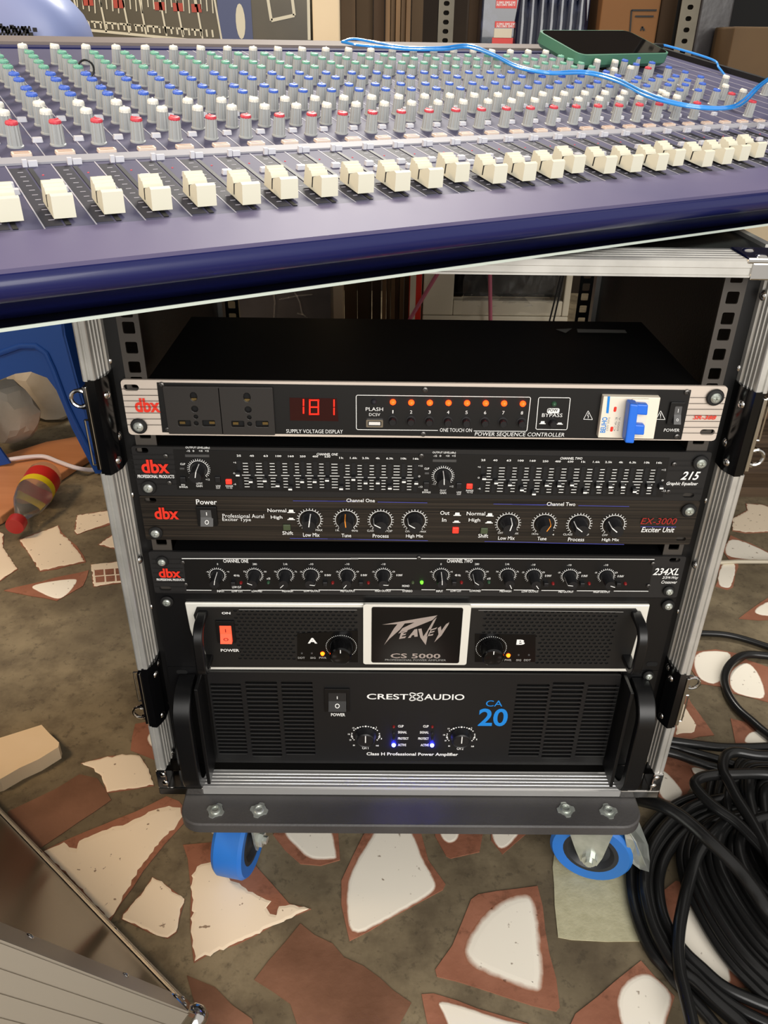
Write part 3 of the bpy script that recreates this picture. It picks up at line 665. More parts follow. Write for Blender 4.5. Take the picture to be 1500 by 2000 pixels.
def led(par, c, x, y, rpx, m, name='indicator_light', label=None):
    cx, cz = pp(c, x, y); r = rpx * mm(c)
    return B().lathe((cx, -.0004, cz), (0, -1, 0), [(r, 0), (r, .001), (r * .8, .0022), (r * .35, .003), (r * .05, .0032)], 14).obj(name, m, par, smooth=True, label=label)
def rocker(par, c, x0, y0, x1, y1, i0, j0, i1, j1, m='btn_grey', lit=False, ink='white_ink'):
    pp = lambda c_, x_, y_: globals()['pp'](c_, x_, y_, -.0035)
    a = pp(c, x0, y1); b_ = pp(c, x1, y0)
    fr = plate('switch_frame', rrect(a[0], b_[0], a[1], b_[1], .0008, 2), [[(p[0], p[1]) for p in rrect(pp(c, i0, j1)[0], pp(c, i1, j1)[0], pp(c, i0, j1)[1], pp(c, i0, j0)[1], .0003, 1)]], -.0032, 0, 'black_metal', par, bevel=.0005)
    p0 = pp(c, i0, j1); p1 = pp(c, i1, j0); zc = (p0[1] + p1[1]) / 2
    b = B(); pr = [(-.0006, p1[1]), (-.0016, p1[1]), (-.0028, zc), (-.0066, p0[1] + .0004), (-.0006, p0[1])]
    b.loft([[(p0[0] + .0003, y, z) for y, z in pr], [(p1[0] - .0003, y, z) for y, z in pr]])
    rk = b.obj('rocker', m, fr, label='lit red rocker' if lit else None)
    w_ = p1[0] - p0[0]; h = p1[1] - p0[1]; xc = (p0[0] + p1[0]) / 2; mk = B()
    def on_r(z): return (-.0016 + (-.0028 + .0016) * (p1[1] - z) / (p1[1] - zc) if z > zc else -.0028 - .0038 * (zc - z) / (zc - p0[1])) - .0002
    za, zb_ = zc + h * .32, zc + h * .12
    mk.add([(xc - w_ * .03, on_r(za), za), (xc + w_ * .03, on_r(za), za), (xc + w_ * .03, on_r(zb_), zb_), (xc - w_ * .03, on_r(zb_), zb_)], [(0, 1, 2, 3)])
    zo = zc - h * .25
    ring = [(xc + w_ * .15 * math.cos(t), zo + w_ * .15 * math.sin(t)) for t in [2 * PI * k / 16 for k in range(16)]]
    for i in range(16):
        p, q = np.array(ring[i]), np.array(ring[(i + 1) % 16]); cc = np.array([xc, zo])
        pi, qi = cc + (p - cc) * .7, cc + (q - cc) * .7
        mk.add([(t[0], on_r(t[1]), t[1]) for t in (p, q, qi, pi)], [(0, 1, 2, 3)])
    mk.obj('rocker_marks', ink, rk)
def hline(b, c, x0, y0, x1, y1, wpx): seg(b, pp(c, x0, y0), pp(c, x1, y1), wpx * mm(c), -.0013)
def btn_icon(b, c, x, y, up=True, s=1.0):            # the pushed / released button pictogram
    k = mm(c) * s; cx, cz = pp(c, x, y)
    b.add([(cx + a * k, -.0013, cz + d * k) for a, d in ((-24, -11), (24, -11), (24, -5), (-24, -5))], [(0, 1, 2, 3)])
    h = 13 if up else 5
    b.add([(cx + a * k, -.0013, cz + d * k) for a, d in ((-16, -5), (16, -5), (13, h), (-13, h))], [(0, 1, 2, 3)])
def ear_lines(par, c, ys, x0, x1, m, slope=0, wpx=3):
    b = B()
    for i, y in enumerate(ys): hline(b, c, x0 + i * slope, y, x1 + i * slope, y + 1, wpx)
    b.obj('ear_line', m, par)

# ------------------------------------------------------------------ power sequencer (1U)
U1 = thing('power_sequencer', 'silver-edged power sequence controller with eight lit red lamps, topmost rack unit', 'rack unit', (0, .05, -.0438))
face(U1, .0016, -.0461, 'alu_brushed', [('A', 112, 85, 46, 20), ('C', 1130, 357, 45, 19)], .003)
chassis(U1, .0014, -.0455, .172, 'black_panel')
a, b_, c_, d_ = pp('A', 270, 52), pp('C', 1030, 98), pp('C', 968, 400), pp('A', 305, 355)
B().prism([(p[0], 0, p[1]) for p in (a, b_, c_, d_)], (0, -.0008, 0)).obj('control_panel', 'black_panel', U1)
ear_lines(U1, 'A', (90, 128, 162, 198, 235, 272, 308), 48, 282, 'black_ink', 6)
ear_lines(U1, 'C', (142, 178, 213, 250, 287, 323, 358), 1022, 1240, 'black_ink', -9)
L(U1, 'A', 135, 150, 287, 236, 'dbx', 'red_ink', bold=.03, yy=-.0012)
L(U1, 'C', 1045, 255, 1185, 280, 'SR-388', 'red_ink', .25, .02, -.0012)
for k in range(2):                                  # universal sockets
    dx = 324 * k; dy = 4 * k
    x0, z0 = pp('A', 350 + dx, 355 + dy); x1, z1 = pp('A', 655 + dx, 70 + dy)
    ho = [circ(*pp('A', 500 + dx, 128 + dy), 22 * mm('A'), 10, 30 * mm('A')), circ(*pp('A', 507 + dx, 203 + dy), 21 * mm('A'), 10), circ(*pp('A', 514 + dx, 250 + dy), 14 * mm('A'), 8), circ(*pp('A', 516 + dx, 290 + dy), 15 * mm('A'), 8)]
    for sx in (445, 592):
        p = pp('A', sx + dx, 290 + dy); ho.append(rrect(p[0] - 38 * mm('A'), p[0] + 38 * mm('A'), p[1] - 20 * mm('A'), p[1] + 20 * mm('A'), .0006, 1))
    so = plate('socket_outlet', rrect(x0, x1, z0, z1, .001, 2), ho, -.0042, -.0008, 'socket', U1, bevel=.0006)
    B().box(x0 + .001, x1 - .001, -.00095, -.00085, z0 + .001, z1 - .001).obj('socket_interior', 'black_void', so)
    br = B()
    for sx, sy in ((500, 150), (430, 292), (610, 292)):
        p = pp('A', sx + dx, sy + dy); br.box(p[0] - .0022, p[0] + .0022, -.0024, -.001, p[1] - .0011, p[1] + .0011)
    br.obj('brass_contact', mat('brass', (150, 128, 84), .3, 1) if k == 0 else M['brass'], so)
    if k == 0: M['brass'] = bpy.data.materials['brass']
dsp = B().prism([(p[0], -.0008, p[1]) for p in (pp('A', 1080, 142), pp('A', 1368, 146), pp('A', 1378, 285), pp('A', 1085, 280))], (0, -.0008, 0)).obj('voltage_display', 'display', U1)
sg = B()
def digit(x, w_, y0, y1, segs):
    t = 8; ym = (y0 + y1) / 2
    R_ = {'a': (x, y0, x + w_, y0 + t), 'd': (x, y1 - t, x + w_, y1), 'g': (x, ym - t / 2, x + w_, ym + t / 2), 'f': (x, y0, x + t, ym - 3), 'e': (x, ym + 3, x + t, y1), 'b': (x + w_ - t, y0, x + w_, ym - 3), 'c': (x + w_ - t, ym + 3, x + w_, y1)}
    for s in segs:
        a = R_[s]; sl = 4
        sg.add([(p[0], -.0018, p[1]) for p in (pp('A', a[0], a[1]), pp('A', a[2], a[1]), pp('A', a[2] + sl * 0, a[3]), pp('A', a[0], a[3]))], [(0, 1, 2, 3)])
digit(1150, 20, 150, 238, 'bc'); digit(1200, 60, 152, 245, 'abcdefg'); digit(1336, 20, 152, 246, 'bc')
sg.obj('digits', 'led_seg', dsp, label='glowing red digits 181')
L(U1, 'A', 1060, 340, 1405, 363, 'SUPPLY VOLTAGE DISPLAY')
pr = B(); k_ = mm('B')
def rline(c, pts, gaps=()):
    for i in range(len(pts)):
        if i not in gaps: seg(pr, pp(c, *pts[i]), pp(c, *pts[(i + 1) % len(pts)]), 4 * k_, -.0013)
def chaik(P_):
    for _ in range(2):
        P_ = [P_[0]] + [tuple(np.array(P_[i]) * a + np.array(P_[i + 1]) * (1 - a)) for i in range(len(P_) - 1) for a in (.75, .25)] + [P_[-1]]
    return P_
for pl in ([(672, 342), (520, 340), (200, 337), (175, 336), (175, 310), (174, 152), (174, 127), (200, 127), (700, 133), (1212, 139), (1238, 139), (1235, 165), (1217, 322), (1214, 348), (1190, 347), (1000, 346), (890, 345)],
           [(1380, 142), (1455, 143), (1480, 143), (1477, 165), (1461, 315), (1458, 338), (1435, 337), (1290, 335), (1268, 335), (1271, 312), (1284, 165), (1286, 141), (1308, 141), (1380, 142)]):
    pl = chaik(pl)
    for i in range(len(pl) - 1): seg(pr, pp('B', *pl[i]), pp('B', *pl[i + 1]), 4 * k_, -.0013)
L(U1, 'B', 232, 205, 338, 227, 'PLASH'); L(U1, 'B', 253, 240, 320, 258, 'DC5V')
led(U1, 'B', 282, 168, 18, 'led_off_dark')
p0 = pp('B', 235, 320); p1 = pp('B', 338, 276)
us = plate('usb_port', rrect(p0[0], p1[0], p0[1], p1[1], .0006, 2), [rrect(p0[0] + .0014, p1[0] - .0014, p0[1] + .0012, p1[1] - .0012, .0003, 1)], -.0022, -.0006, 'chrome', U1)
B().box(p0[0] + .0022, p1[0] - .0022, -.0016, -.0008, p0[1] + .0018, p1[1] - .0022).obj('usb_tongue', 'usb_white', us)
for i, (x, y) in enumerate([(398, 170), (510, 173), (623, 174), (737, 175), (850, 176), (964, 177), (1076, 178), (1190, 180)]):
    led(U1, 'B', x, y, 18, 'led_red', 'red_lamp', 'glowing red lamp %d' % (i + 1))
    L(U1, 'B', x - (3 if i == 0 else 7) - i * .6, 222 + i, x + (3 if i == 0 else 7) - i * .6, 242 + i, str(i + 1))
    cx, cz = pp('B', x - 2 - i, 281 + i * 1.7)
    B().lathe((cx, -.0006, cz), (0, -1, 0), [(.0041, 0), (.0041, .0006), (.0031, .0007), (.003, .0048), (.0026, .0054)], 18).obj('push_button', 'knob_black', U1, smooth=35)
L(U1, 'B', 685, 333, 880, 355, 'ONE TOUCH ON'); L(U1, 'B', 898, 358, 1445, 386, 'POWER SEQUENCE CONTROLLER', shear=.1)
led(U1, 'B', 1380, 181, 16, 'led_off_green')
q0, q1 = pp('B', 1336, 237), pp('B', 1415, 207)
pr.add([(x, -.0012, z) for x, z in rrect(q0[0], q1[0], q0[1], q1[1], .0014, 3)], [tuple(range(16))])
L(U1, 'B', 1345, 213, 1406, 232, 'POW', 'black_ink', bold=.01, yy=-.0015); L(U1, 'B', 1308, 242, 1433, 264, 'BYPASS')
btn_icon(pr, 'B', 1310, 295, True, .8); btn_icon(pr, 'B', 1415, 298, False, .8)
cx, cz = pp('B', 1370, 294); B().lathe((cx, -.0006, cz), (0, -1, 0), [(.0038, 0), (.003, .0008), (.0028, .005), (.0024, .0055)], 16).obj('push_button', 'knob_black', U1, smooth=35)
for x in (400, 842):
    t = [pp('C', x, 222), pp('C', x + 27, 276), pp('C', x - 28, 274)]
    for i in range(3): seg(pr, t[i], t[(i + 1) % 3], 3 * k_, -.0013)
z_ = [(403, 236), (395, 254), (404, 253), (399, 268)]
for i in range(3): seg(pr, pp('C', *z_[i]), pp('C', *z_[i + 1]), 3 * k_, -.0013)
seg(pr, pp('C', 842, 238), pp('C', 841, 258), 4 * k_, -.0013); seg(pr, pp('C', 841, 263), pp('C', 841, 267), 4 * k_, -.0013)
pr.obj('printed_lines', 'white_ink', U1)
# circuit breaker
bq = [pp('C', 485, 120), pp('C', 830, 127), pp('C', 788, 378), pp('C', 450, 370)]
bk = B().prism([(p[0], -.0006, p[1]) for p in bq], (0, -.006, 0)).obj('circuit_breaker', 'cream_plastic', U1, bevel=.0006, label='cream circuit breaker')
yb = -.0068
def bp_(x, y, yy=yb): return pp('C', x, y, yy)
pr2 = B().add([(p[0], yb, p[1]) for p in (bp_(522, 138), bp_(537, 138), bp_(527, 242), bp_(512, 240))], [(0, 1, 2, 3)]); pr2.obj('blue_mark', 'blue_ink', bk)
pr3 = B()
for x, y in ((567, 217), (546, 338)):
    c0 = bp_(x, y); pr3.add([(a, yb, b__) for a, b__ in rrect(c0[0] - .0011, c0[0] + .0011, c0[1] - .0022, c0[1] + .0022, .0009, 3)], [tuple(range(16))])
pr3.obj('red_mark', 'red_ink', bk)
L(bk, 'C', 482, 265, 514, 360, 'BEUHO', 'blue_ink', rot=90, bold=.02, yy=yb)
for i, (x, s) in enumerate(((518, '230V 50Hz'), (563, 'C63'), (582, '6000 A'))): L(bk, 'C', x, 265, x + 12, 350, s, 'grey_ink', rot=90, yy=yb)
rec = B().prism([(p[0], yb + .0004, p[1]) for p in (bp_(668, 150), bp_(775, 150), bp_(738, 380), bp_(655, 380))], (0, -.0024, 0)).obj('breaker_shoulder', 'cream_plastic', bk, bevel=.0008)
tg = B()
yt = yb - .002
for quad, h in ((((636, 152), (690, 158), (660, 392), (606, 388)), .011), (((684, 168), (758, 172), (752, 238), (680, 232)), .006), (((672, 292), (738, 296), (732, 358), (664, 354)), .006)):
    tg.prism([(p[0], yt, p[1]) for p in [bp_(x, y, yt) for x, y in quad]], (0, -h, .000))
tg.obj('breaker_toggle', 'blue_plastic', bk, bevel=.0012, label='blue breaker toggle')
rocker(U1, 'C', 882, 178, 1000, 313, 915, 200, 985, 303)
L(U1, 'C', 865, 335, 960, 354, 'POWER')
for c, x, y in (('A', 297, 70), ('A', 337, 343), ('B', 595, 100), ('B', 583, 370), ('C', 1008, 115), ('C', 945, 385)): tiny_screw(U1, c, x, y)
rack_screw(U1, 'A', 160, 320, 50); rack_screw(U1, 'C', 1178, 145, 52)
tp = B().add([(p[0], p[1], .0018) for p in (on_z(1085, 643, .0018), on_z(1117, 645, 0), on_z(1104, 654, 0))], [(0, 1, 2)])
tp.add([(p[0], p[1], .0018) for p in (on_z(1126, 646, 0), on_z(1220, 648, 0), on_z(1224, 654, 0), on_z(1128, 653, 0))], [(0, 1, 2, 3)])
tp.obj('warning_print', mat('dim_print', (92, 90, 86), .5), U1)

# ------------------------------------------------------------------ graphic equaliser (1U)
U2 = thing('graphic_equalizer', 'black graphic equaliser with two rows of small white sliders, below the sequencer', 'rack unit', (0, .05, -.1022))
face(U2, -.0566, -.1031, 'eq_panel', [('A', 178, 468, 40, 18), ('C', 1015, 742, 36, 17)])
chassis(U2, -.0566, -.1031, .16)
q = [pp('A', 370, 462), pp('C', 900, 512), pp('C', 856, 752), pp('A', 396, 705)]
B().prism([(p[0], 0, p[1]) for p in q], (0, -.0005, 0)).obj('control_panel', 'black_panel', U2)
ear_lines(U2, 'A', (492, 522, 552, 582, 612, 642, 672), 112, 372, 'black_ink', 5)
ear_lines(U2, 'C', (530, 560, 590, 700, 730), 905, 1120, 'black_ink', -7)
L(U2, 'A', 175, 525, 343, 608, 'dbx', 'red_ink', bold=.03); L(U2, 'A', 152, 617, 376, 637, 'PROFESSIONAL PRODUCTS', shear=.15, bold=.02)
L(U2, 'C', 970, 597, 1085, 648, '215', shear=.3, bold=.02); L(U2, 'C', 880, 660, 1072, 686, 'Graphic Equalizer', shear=.25, bold=.015)
pr = B(); gr = B()
for c, dx, dy in (('A', 0, 0), ('B', 177, 41)):
    s = (lambda x, d=dx: x + d); t = (lambda y, d=dy: y + d * .85)
    X = lambda x: x if c == 'A' else x + 180
    Y = lambda y: y if c == 'A' else y + 30
    L(U2, c, X(445) if c == 'A' else 640, Y(445), X(592) if c == 'A' else 782, Y(460), 'OUTPUT LEVEL(dBu)', bold=.01)
    bx = 445 if c == 'A' else 640
    for i, tt in enumerate(('-15', '0', '+10', '+15')): L(U2, c, bx + 5 + i * 38, Y(465), bx + 27 + i * 38 - (12 if tt == '0' else 0), Y(477), tt, bold=.01)
    q0, q1 = pp(c, bx, Y(504)), pp(c, bx + 145, Y(491)); gr.box(q0[0], q1[0], -.0012, -.0004, q0[1], q1[1])
    if c == 'A': CP = (412, 545, 443, 557, 425, 577, 432, 640, 528, 578, 643, 640, 710, 655)
    else: CP = (590, 573, 620, 585, 605, 606, 602, 672, 703, 620, 800, 678, 865, 683)
    L(U2, c, *CP[:4], 'CLIP', bold=.01); btn(U2, c, CP[4], CP[5], 30, 14, 'btn_grey', .0012, 'clip_lamp')
    btn(U2, c, CP[6], CP[7], 36, 40, 'knob_black', .003); L(U2, c, CP[6] - 12, CP[7] + 33, CP[6] + 10, CP[7] + 44, 'EQ', bold=.01); L(U2, c, CP[6] - 24, CP[7] + 46, CP[6] + 26, CP[7] + 57, 'BYPASS', bold=.01)
    dial(U2, c, CP[8], CP[9], 58, 12 if c == 'A' else -3, 25, klen=.016, kr=.78, tick=.24)
    L(U2, c, CP[8] - 18, CP[9] + 86, CP[8] + 20, CP[9] + 98, 'OUTPUT', bold=.01); L(U2, c, CP[8] - 18, CP[9] + 101, CP[8] + 20, CP[9] + 113, 'GAIN', bold=.01)
    L(U2, c, CP[8] + 40, CP[9] + 62, CP[8] + 64, CP[9] + 73, '+12'); L(U2, c, CP[8] - 66, CP[9] + 48, CP[8] - 44, CP[9] + 58, '-12')
    btn(U2, c, CP[10], CP[11], 34, 40, 'knob_black', .0025); L(U2, c, CP[10] - 12, CP[11] + 40, CP[10] + 16, CP[11] + 50, 'LOW', bold=.01); L(U2, c, CP[10] - 12, CP[11] + 52, CP[10] + 14, CP[11] + 62, 'CUT', bold=.01)
    btn(U2, c, CP[12], CP[13], 38, 34, 'lit_red', .002, label='lit red push button'); L(U2, c, CP[12] - 20, CP[13] + 25, CP[12] + 24, CP[13] + 35, 'RANGE', bold=.01); L(U2, c, CP[12] - 16, CP[13] + 37, CP[12] + 20, CP[13] + 46, '+/-12', bold=.01)
fr = ['25', '40', '63', '100', '160', '250', '400', '630', '1k', '1.6k', '2.5k', '4k', '6.3k', '10k', '16k']
o1 = [('A', x, 500 + i * .8, y) for i, (x, y) in enumerate(((770, 600), (849, 640), (934, 635), (1012, 665), (1088, 685), (1160, 640), (1236, 640), (1311, 632)))] + \
     [('B', x, 513 + i * .9, y) for i, (x, y) in enumerate(((84, 683), (158, 627), (232, 648), (306, 648), (379, 680), (464, 640), (539, 650)))]
o2 = [('B', x, 527 + i, y) for i, (x, y) in enumerate(((950, 622), (1023, 648), (1106, 660), (1179, 690), (1252, 715)))] + \
     [('C', x, 534 + i, y) for i, (x, y) in enumerate(((142, 662), (218, 665), (295, 660), (374, 705), (453, 670), (528, 672), (603, 672), (675, 700), (762, 675), (837, 678)))]
for ch in (o1, o2):
    for i, (c, x, yl, yc) in enumerate(ch):
        hw = 5 + 4.2 * len(fr[i]); L(U2, c, x - hw, yl - 6, x + hw, yl + 6, fr[i], bold=.015)
        y0, y1 = yl + 28, yl + 198
        a, b_ = pp(c, x, y0), pp(c, x, y1)
        sl = B().box(a[0] - .0016, a[0] + .0016, -.0009, -.0001, b_[1], a[1]).obj('slider_slot', 'slot', U2)
        p = pp(c, x, yc)
        cp = B().box(p[0] - .0018, p[0] + .0018, -.0058, -.0009, p[1] - .0022, p[1] + .0022).obj('slider_cap', 'knob_black', sl, bevel=.0004)
        B().box(p[0] - .0016, p[0] + .0016, -.0062, -.0058, p[1] - .0008, p[1] + .0006).obj('cap_mark', 'white_ink', cp)
        if i < 14:
            c2, x2 = ch[i + 1][0], ch[i + 1][1]
            xa = a[0] + .0030; xb = pp(c2, x2, ch[i + 1][2] + 28)[0] - .0030; xm = (xa + xb) / 2; hh = min((xb - xa) / 2, .0042) - .0003
            for j in range(9):
                z = a[1] - (a[1] - b_[1]) * (.08 + j * .105)
                seg(pr, (xm - (hh if j != 4 else (xb - xa) / 2 + .0012), z), (xm + (hh if j != 4 else (xb - xa) / 2 + .0012), z), .0006, -.0013)
    c, x, yl, _ = ch[0]; c9, x9, yl9, _ = ch[-1]
    for k, (s1, s2) in enumerate((('+6', '+12'), ('0', '0'), ('-6', '-12'))):
        L(U2, c, x - 34, yl + 36 + k * 66, x - 16 - (6 if s1 == '0' else 0), yl + 47 + k * 66, s1); L(U2, c9, x9 + 14, yl9 + 38 + k * 64, x9 + 40 - (14 if s2 == '0' else 0), yl9 + 49 + k * 64, s2)
pr.obj('printed_lines', 'white_ink', U2); gr.obj('level_meter', 'btn_grey', U2)
L(U2, 'A', 1245, 484, 1375, 499, 'CHANNEL ONE', shear=.2, bold=.015); L(U2, 'C', 232, 509, 367, 524, 'CHANNEL TWO', shear=.2, bold=.015)
for c, x, y in (('A', 322, 505), ('A', 345, 668), ('C', 930, 555), ('C', 893, 722), ('B', 572, 503)): tiny_screw(U2, c, x, y, .0022)
rack_screw(U2, 'A', 220, 695, 48); rack_screw(U2, 'C', 1090, 545, 50)

# ------------------------------------------------------------------ aural exciter (1U)
U3 = thing('aural_exciter', 'brushed dark brown exciter unit with orange tune pointers', 'rack unit', (0, .05, -.1467))
face(U3, -.1034, -.1478, 'brushed_black', [('D', 145, 90, 38, 17), ('F', 1100, 343, 32, 13)])
chassis(U3, -.1034, -.1478, .16)
L(U3, 'D', 172, 138, 328, 215, 'dbx', 'red_ink', bold=.03); L(U3, 'D', 443, 85, 578, 118, 'Power', bold=.01)
rocker(U3, 'D', 455, 138, 572, 258, 475, 156, 550, 252)
L(U3, 'D', 615, 180, 885, 205, 'Professional Aural'); L(U3, 'D', 615, 205, 800, 232, 'Exciter Type')
pr = B(); vl = B()
def UL(c, a, s): L(U3, c, *a, s, bold=.008)
UL('D', (908, 145, 1030, 168), 'Normal'); UL('D', (930, 190, 1005, 217), 'High'); btn_icon(pr, 'D', 1063, 158); btn_icon(pr, 'D', 1063, 204, False)
btn(U3, 'D', 1035, 262, 48, 42, 'btn_green', .002, label='olive green push button'); UL('D', (1005, 292, 1075, 315), 'Shift')
hline(vl, 'D', 1075, 89, 1500, 92, 4); hline(vl, 'E', 0, 92, 100, 93, 4); hline(vl, 'E', 325, 97, 648, 102, 4); UL('E', (122, 80, 307, 103), 'Channel One')
hline(vl, 'D', 1055, 333, 1500, 339, 4); hline(vl, 'E', 0, 337, 652, 348, 4)
hline(vl, 'E', 1078, 110, 1500, 116, 4); hline(vl, 'F', 0, 113, 205, 117, 4); hline(vl, 'F', 430, 120, 760, 126, 4); UL('F', (227, 103, 413, 127), 'Channel Two')
hline(vl, 'E', 1020, 353, 1400, 361, 4); hline(vl, 'F', 180, 362, 727, 373, 4); hline(vl, 'F', 835, 257, 1065, 259, 4)
for c, x, y, an, ink in (('D', 1185, 212, 8, 0), ('E', 122, 214, -6, 1), ('E', 345, 217, -62, 0), ('E', 565, 219, -60, 0), ('E', 1172, 236, 14, 0), ('E', 1408, 239, 28, 1), ('F', 435, 242, -52, 0), ('F', 658, 245, -50, 0)):
    dial(U3, c, x, y, 70, an, 21, 'orange_ink' if ink else 'white_ink', klen=.013, kr=.72, tick=.2)
UL('D', (1140, 303, 1247, 328), 'Low Mix'); UL('E', (90, 308, 153, 331), 'Tune'); UL('E', (293, 310, 397, 334), 'Process'); UL('E', (510, 313, 622, 339), 'High Mix')
UL('E', (733, 160, 793, 185), 'Out'); UL('E', (745, 205, 773, 230), 'In'); btn_icon(pr, 'E', 843, 177); btn_icon(pr, 'E', 838, 222, False)
btn(U3, 'E', 832, 281, 40, 42, 'lit_red', .002, label='lit red push button')
UL('E', (905, 165, 1025, 189), 'Normal'); UL('E', (918, 208, 993, 236), 'High'); btn_icon(pr, 'E', 1055, 181); btn_icon(pr, 'E', 1050, 226, False)
btn(U3, 'E', 1018, 284, 46, 42, 'btn_green', .002, label='olive green push button'); UL('E', (980, 310, 1045, 334), 'Shift')
UL('E', (1110, 325, 1218, 348), 'Low Mix'); UL('E', (1365, 328, 1425, 351), 'Tune'); UL('F', (365, 333, 470, 357), 'Process'); UL('F', (585, 338, 697, 362), 'High Mix')
for c, a, s in (('D', (1222, 278, 1266, 291), 'MAX'), ('D', (1352, 279, 1376, 292), '1K'), ('E', (155, 282, 197, 294), '4KHz'), ('E', (257, 282, 300, 295), 'CLASS'), ('E', (377, 284, 421, 297), 'POP'), ('E', (505, 286, 540, 299), 'OFF'), ('E', (600, 288, 641, 300), 'MAX'),
                ('E', (1107, 296, 1142, 309), 'OFF'), ('E', (1210, 300, 1242, 312), 'MAX'), ('E', (1330, 303, 1373, 315), '1KHz'), ('F', (262, 308, 274, 319), '4'), ('F', (333, 306, 393, 319), 'CLASS'), ('F', (480, 308, 500, 320), 'POP'), ('F', (586, 311, 623, 323), 'OFF')):
    L(U3, c, *a, s)
L(U3, 'F', 840, 207, 1072, 247, 'EX-3000', 'red_dim', .2); L(U3, 'F', 843, 266, 1057, 299, 'Exciter Unit', shear=.2, bold=.01)
pr.obj('button_symbol', 'white_ink', U3); vl.obj('printed_lines', 'violet_ink', U3)
rack_screw(U3, 'D', 180, 303, 45); rack_screw(U3, 'F', 1152, 158, 48)

# ------------------------------------------------------------------ crossover (1U)
U4 = thing('crossover_unit', 'black crossover with twelve small dials, just above the chrome-framed amplifier', 'rack unit', (0, .05, -.2062))
face(U4, -.1608, -.2064, 'grey_panel', [('D', 243, 665, 40, 17), ('F', 1060, 480, 36, 16)])
chassis(U4, -.1608, -.2064, .16)
B().prism([(p[0], 0, p[1]) for p in (pp('D', 360, 466), pp('F', 925, 472), pp('F', 888, 676), pp('D', 383, 670))], (0, -.0005, 0)).obj('control_panel', 'black_panel', U4)
ear_lines(U4, 'D', (470, 500, 530, 560, 590, 620, 650, 685), 155, 352, 'black_ink', 3)
L(U4, 'D', 200, 535, 342, 595, 'dbx', 'red_ink', bold=.03); L(U4, 'D', 187, 600, 367, 615, 'PROFESSIONAL PRODUCTS', bold=.02)
L(U4, 'D', 620, 474, 783, 497, 'CHANNEL ONE', bold=.012); L(U4, 'E', 777, 474, 943, 497, 'CHANNEL TWO', shear=.15, bold=.012)
L(U4, 'F', 920, 533, 1088, 578, '234XL', shear=.3, bold=.015); L(U4, 'F', 978, 585, 1083, 607, '2/3/4-Way', shear=.25, bold=.01); L(U4, 'F', 973, 613, 1075, 633, 'Crossover', shear=.25, bold=.01)
pr = B()
hline(pr, 'D', 352, 465, 1500, 466, 6); hline(pr, 'E', 150, 464, 1200, 466, 6); hline(pr, 'F', 0, 466, 925, 470, 6)
for c, x0, x1, y in (('D', 383, 545, 670), ('D', 610, 800, 670), ('D', 850, 1010, 670), ('D', 1060, 1200, 670), ('D', 1240, 1420, 669), ('E', 170, 335, 667), ('E', 380, 500, 667), ('E', 610, 700, 667), ('E', 770, 930, 667), ('E', 1000, 1150, 668), ('E', 1210, 1340, 669), ('F', 190, 340, 672), ('F', 420, 610, 674), ('F', 660, 885, 676)):
    hline(pr, c, x0, y, x1, y + 1, 5)
DL = [('D', 583, 572, 10), ('D', 825, 572, -68), ('D', 1025, 572, 222), ('D', 1192, 572, 98), ('D', 1427, 572, 215), ('E', 127, 572, 215), ('E', 362, 572, 95), ('E', 738, 572, -3), ('E', 972, 572, -55), ('E', 1170, 572, 155), ('E', 1338, 576, 145), ('F', 135, 575, 150), ('F', 373, 578, -85), ('F', 612, 578, 112)]
seen = set()
for i, (c, x, y, an) in enumerate(DL):
    if i == 5 or i == 11: continue                  # same dial seen in two enlargements
    dial(U4, c, x, y, 50, an, 21, klen=.016, kr=.74, tick=.22)
    if i not in (0, 7): L(U4, c, x - 14, y - 72, x + 14, y - 60, ('280' if i in (1, 8) else '2.4k' if i in (2, 9) else '-10'))
    else: L(U4, c, x - 4, y - 72, x + 4, y - 60, '0')
    L(U4, c, x - 74, y - 22, x - 58, y - 12, ('-6', '75', '700', '-20')[min(i % 7, 3)]); L(U4, c, x + 60, y - 22, x + 76, y - 12, ('+6', '500', '7k', '0')[min(i % 7, 3)])
for c, x0, x1, y, s in (('D', 580, 628, 682, 'INPUT'), ('D', 675, 747, 682, 'LOW CUT'), ('D', 805, 873, 682, 'LOW/MID'), ('D', 1003, 1073, 682, 'MID/HIGH'), ('D', 1145, 1252, 681, 'LOW OUTPUT'), ('D', 1383, 1478, 681, 'MID OUTPUT'), ('E', 308, 413, 680, 'HIGH OUTPUT'), ('E', 487, 552, 681, 'STEREO'), ('E', 485, 532, 648, 'MONO'), ('E', 707, 750, 682, 'INPUT'), ('E', 800, 870, 680, 'LOW CUT'), ('E', 925, 997, 680, 'LOW/MID'), ('E', 1120, 1195, 682, 'MID/HIGH'), ('E', 1263, 1373, 684, 'LOW OUTPUT'), ('F', 303, 400, 686, 'MID OUTPUT'), ('F', 530, 638, 687, 'HIGH OUTPUT'), ('D', 688, 726, 580, '40 Hz'), ('E', 828, 866, 578, '40 Hz'), ('D', 678, 738, 656, 'LOW CUT'), ('E', 215, 257, 578, '0 INV'), ('E', 447, 487, 578, '0 INV'), ('E', 1415, 1457, 582, '0 INV'), ('F', 452, 493, 583, '0 INV'), ('F', 687, 728, 585, '0 INV'), ('D', 1280, 1322, 578, '0 INV'), ('D', 902, 926, 600, 'x10'), ('E', 1037, 1060, 600, 'x10')):
    L(U4, c, x0, y - 7, x1, y + 7, s, bold=.015)
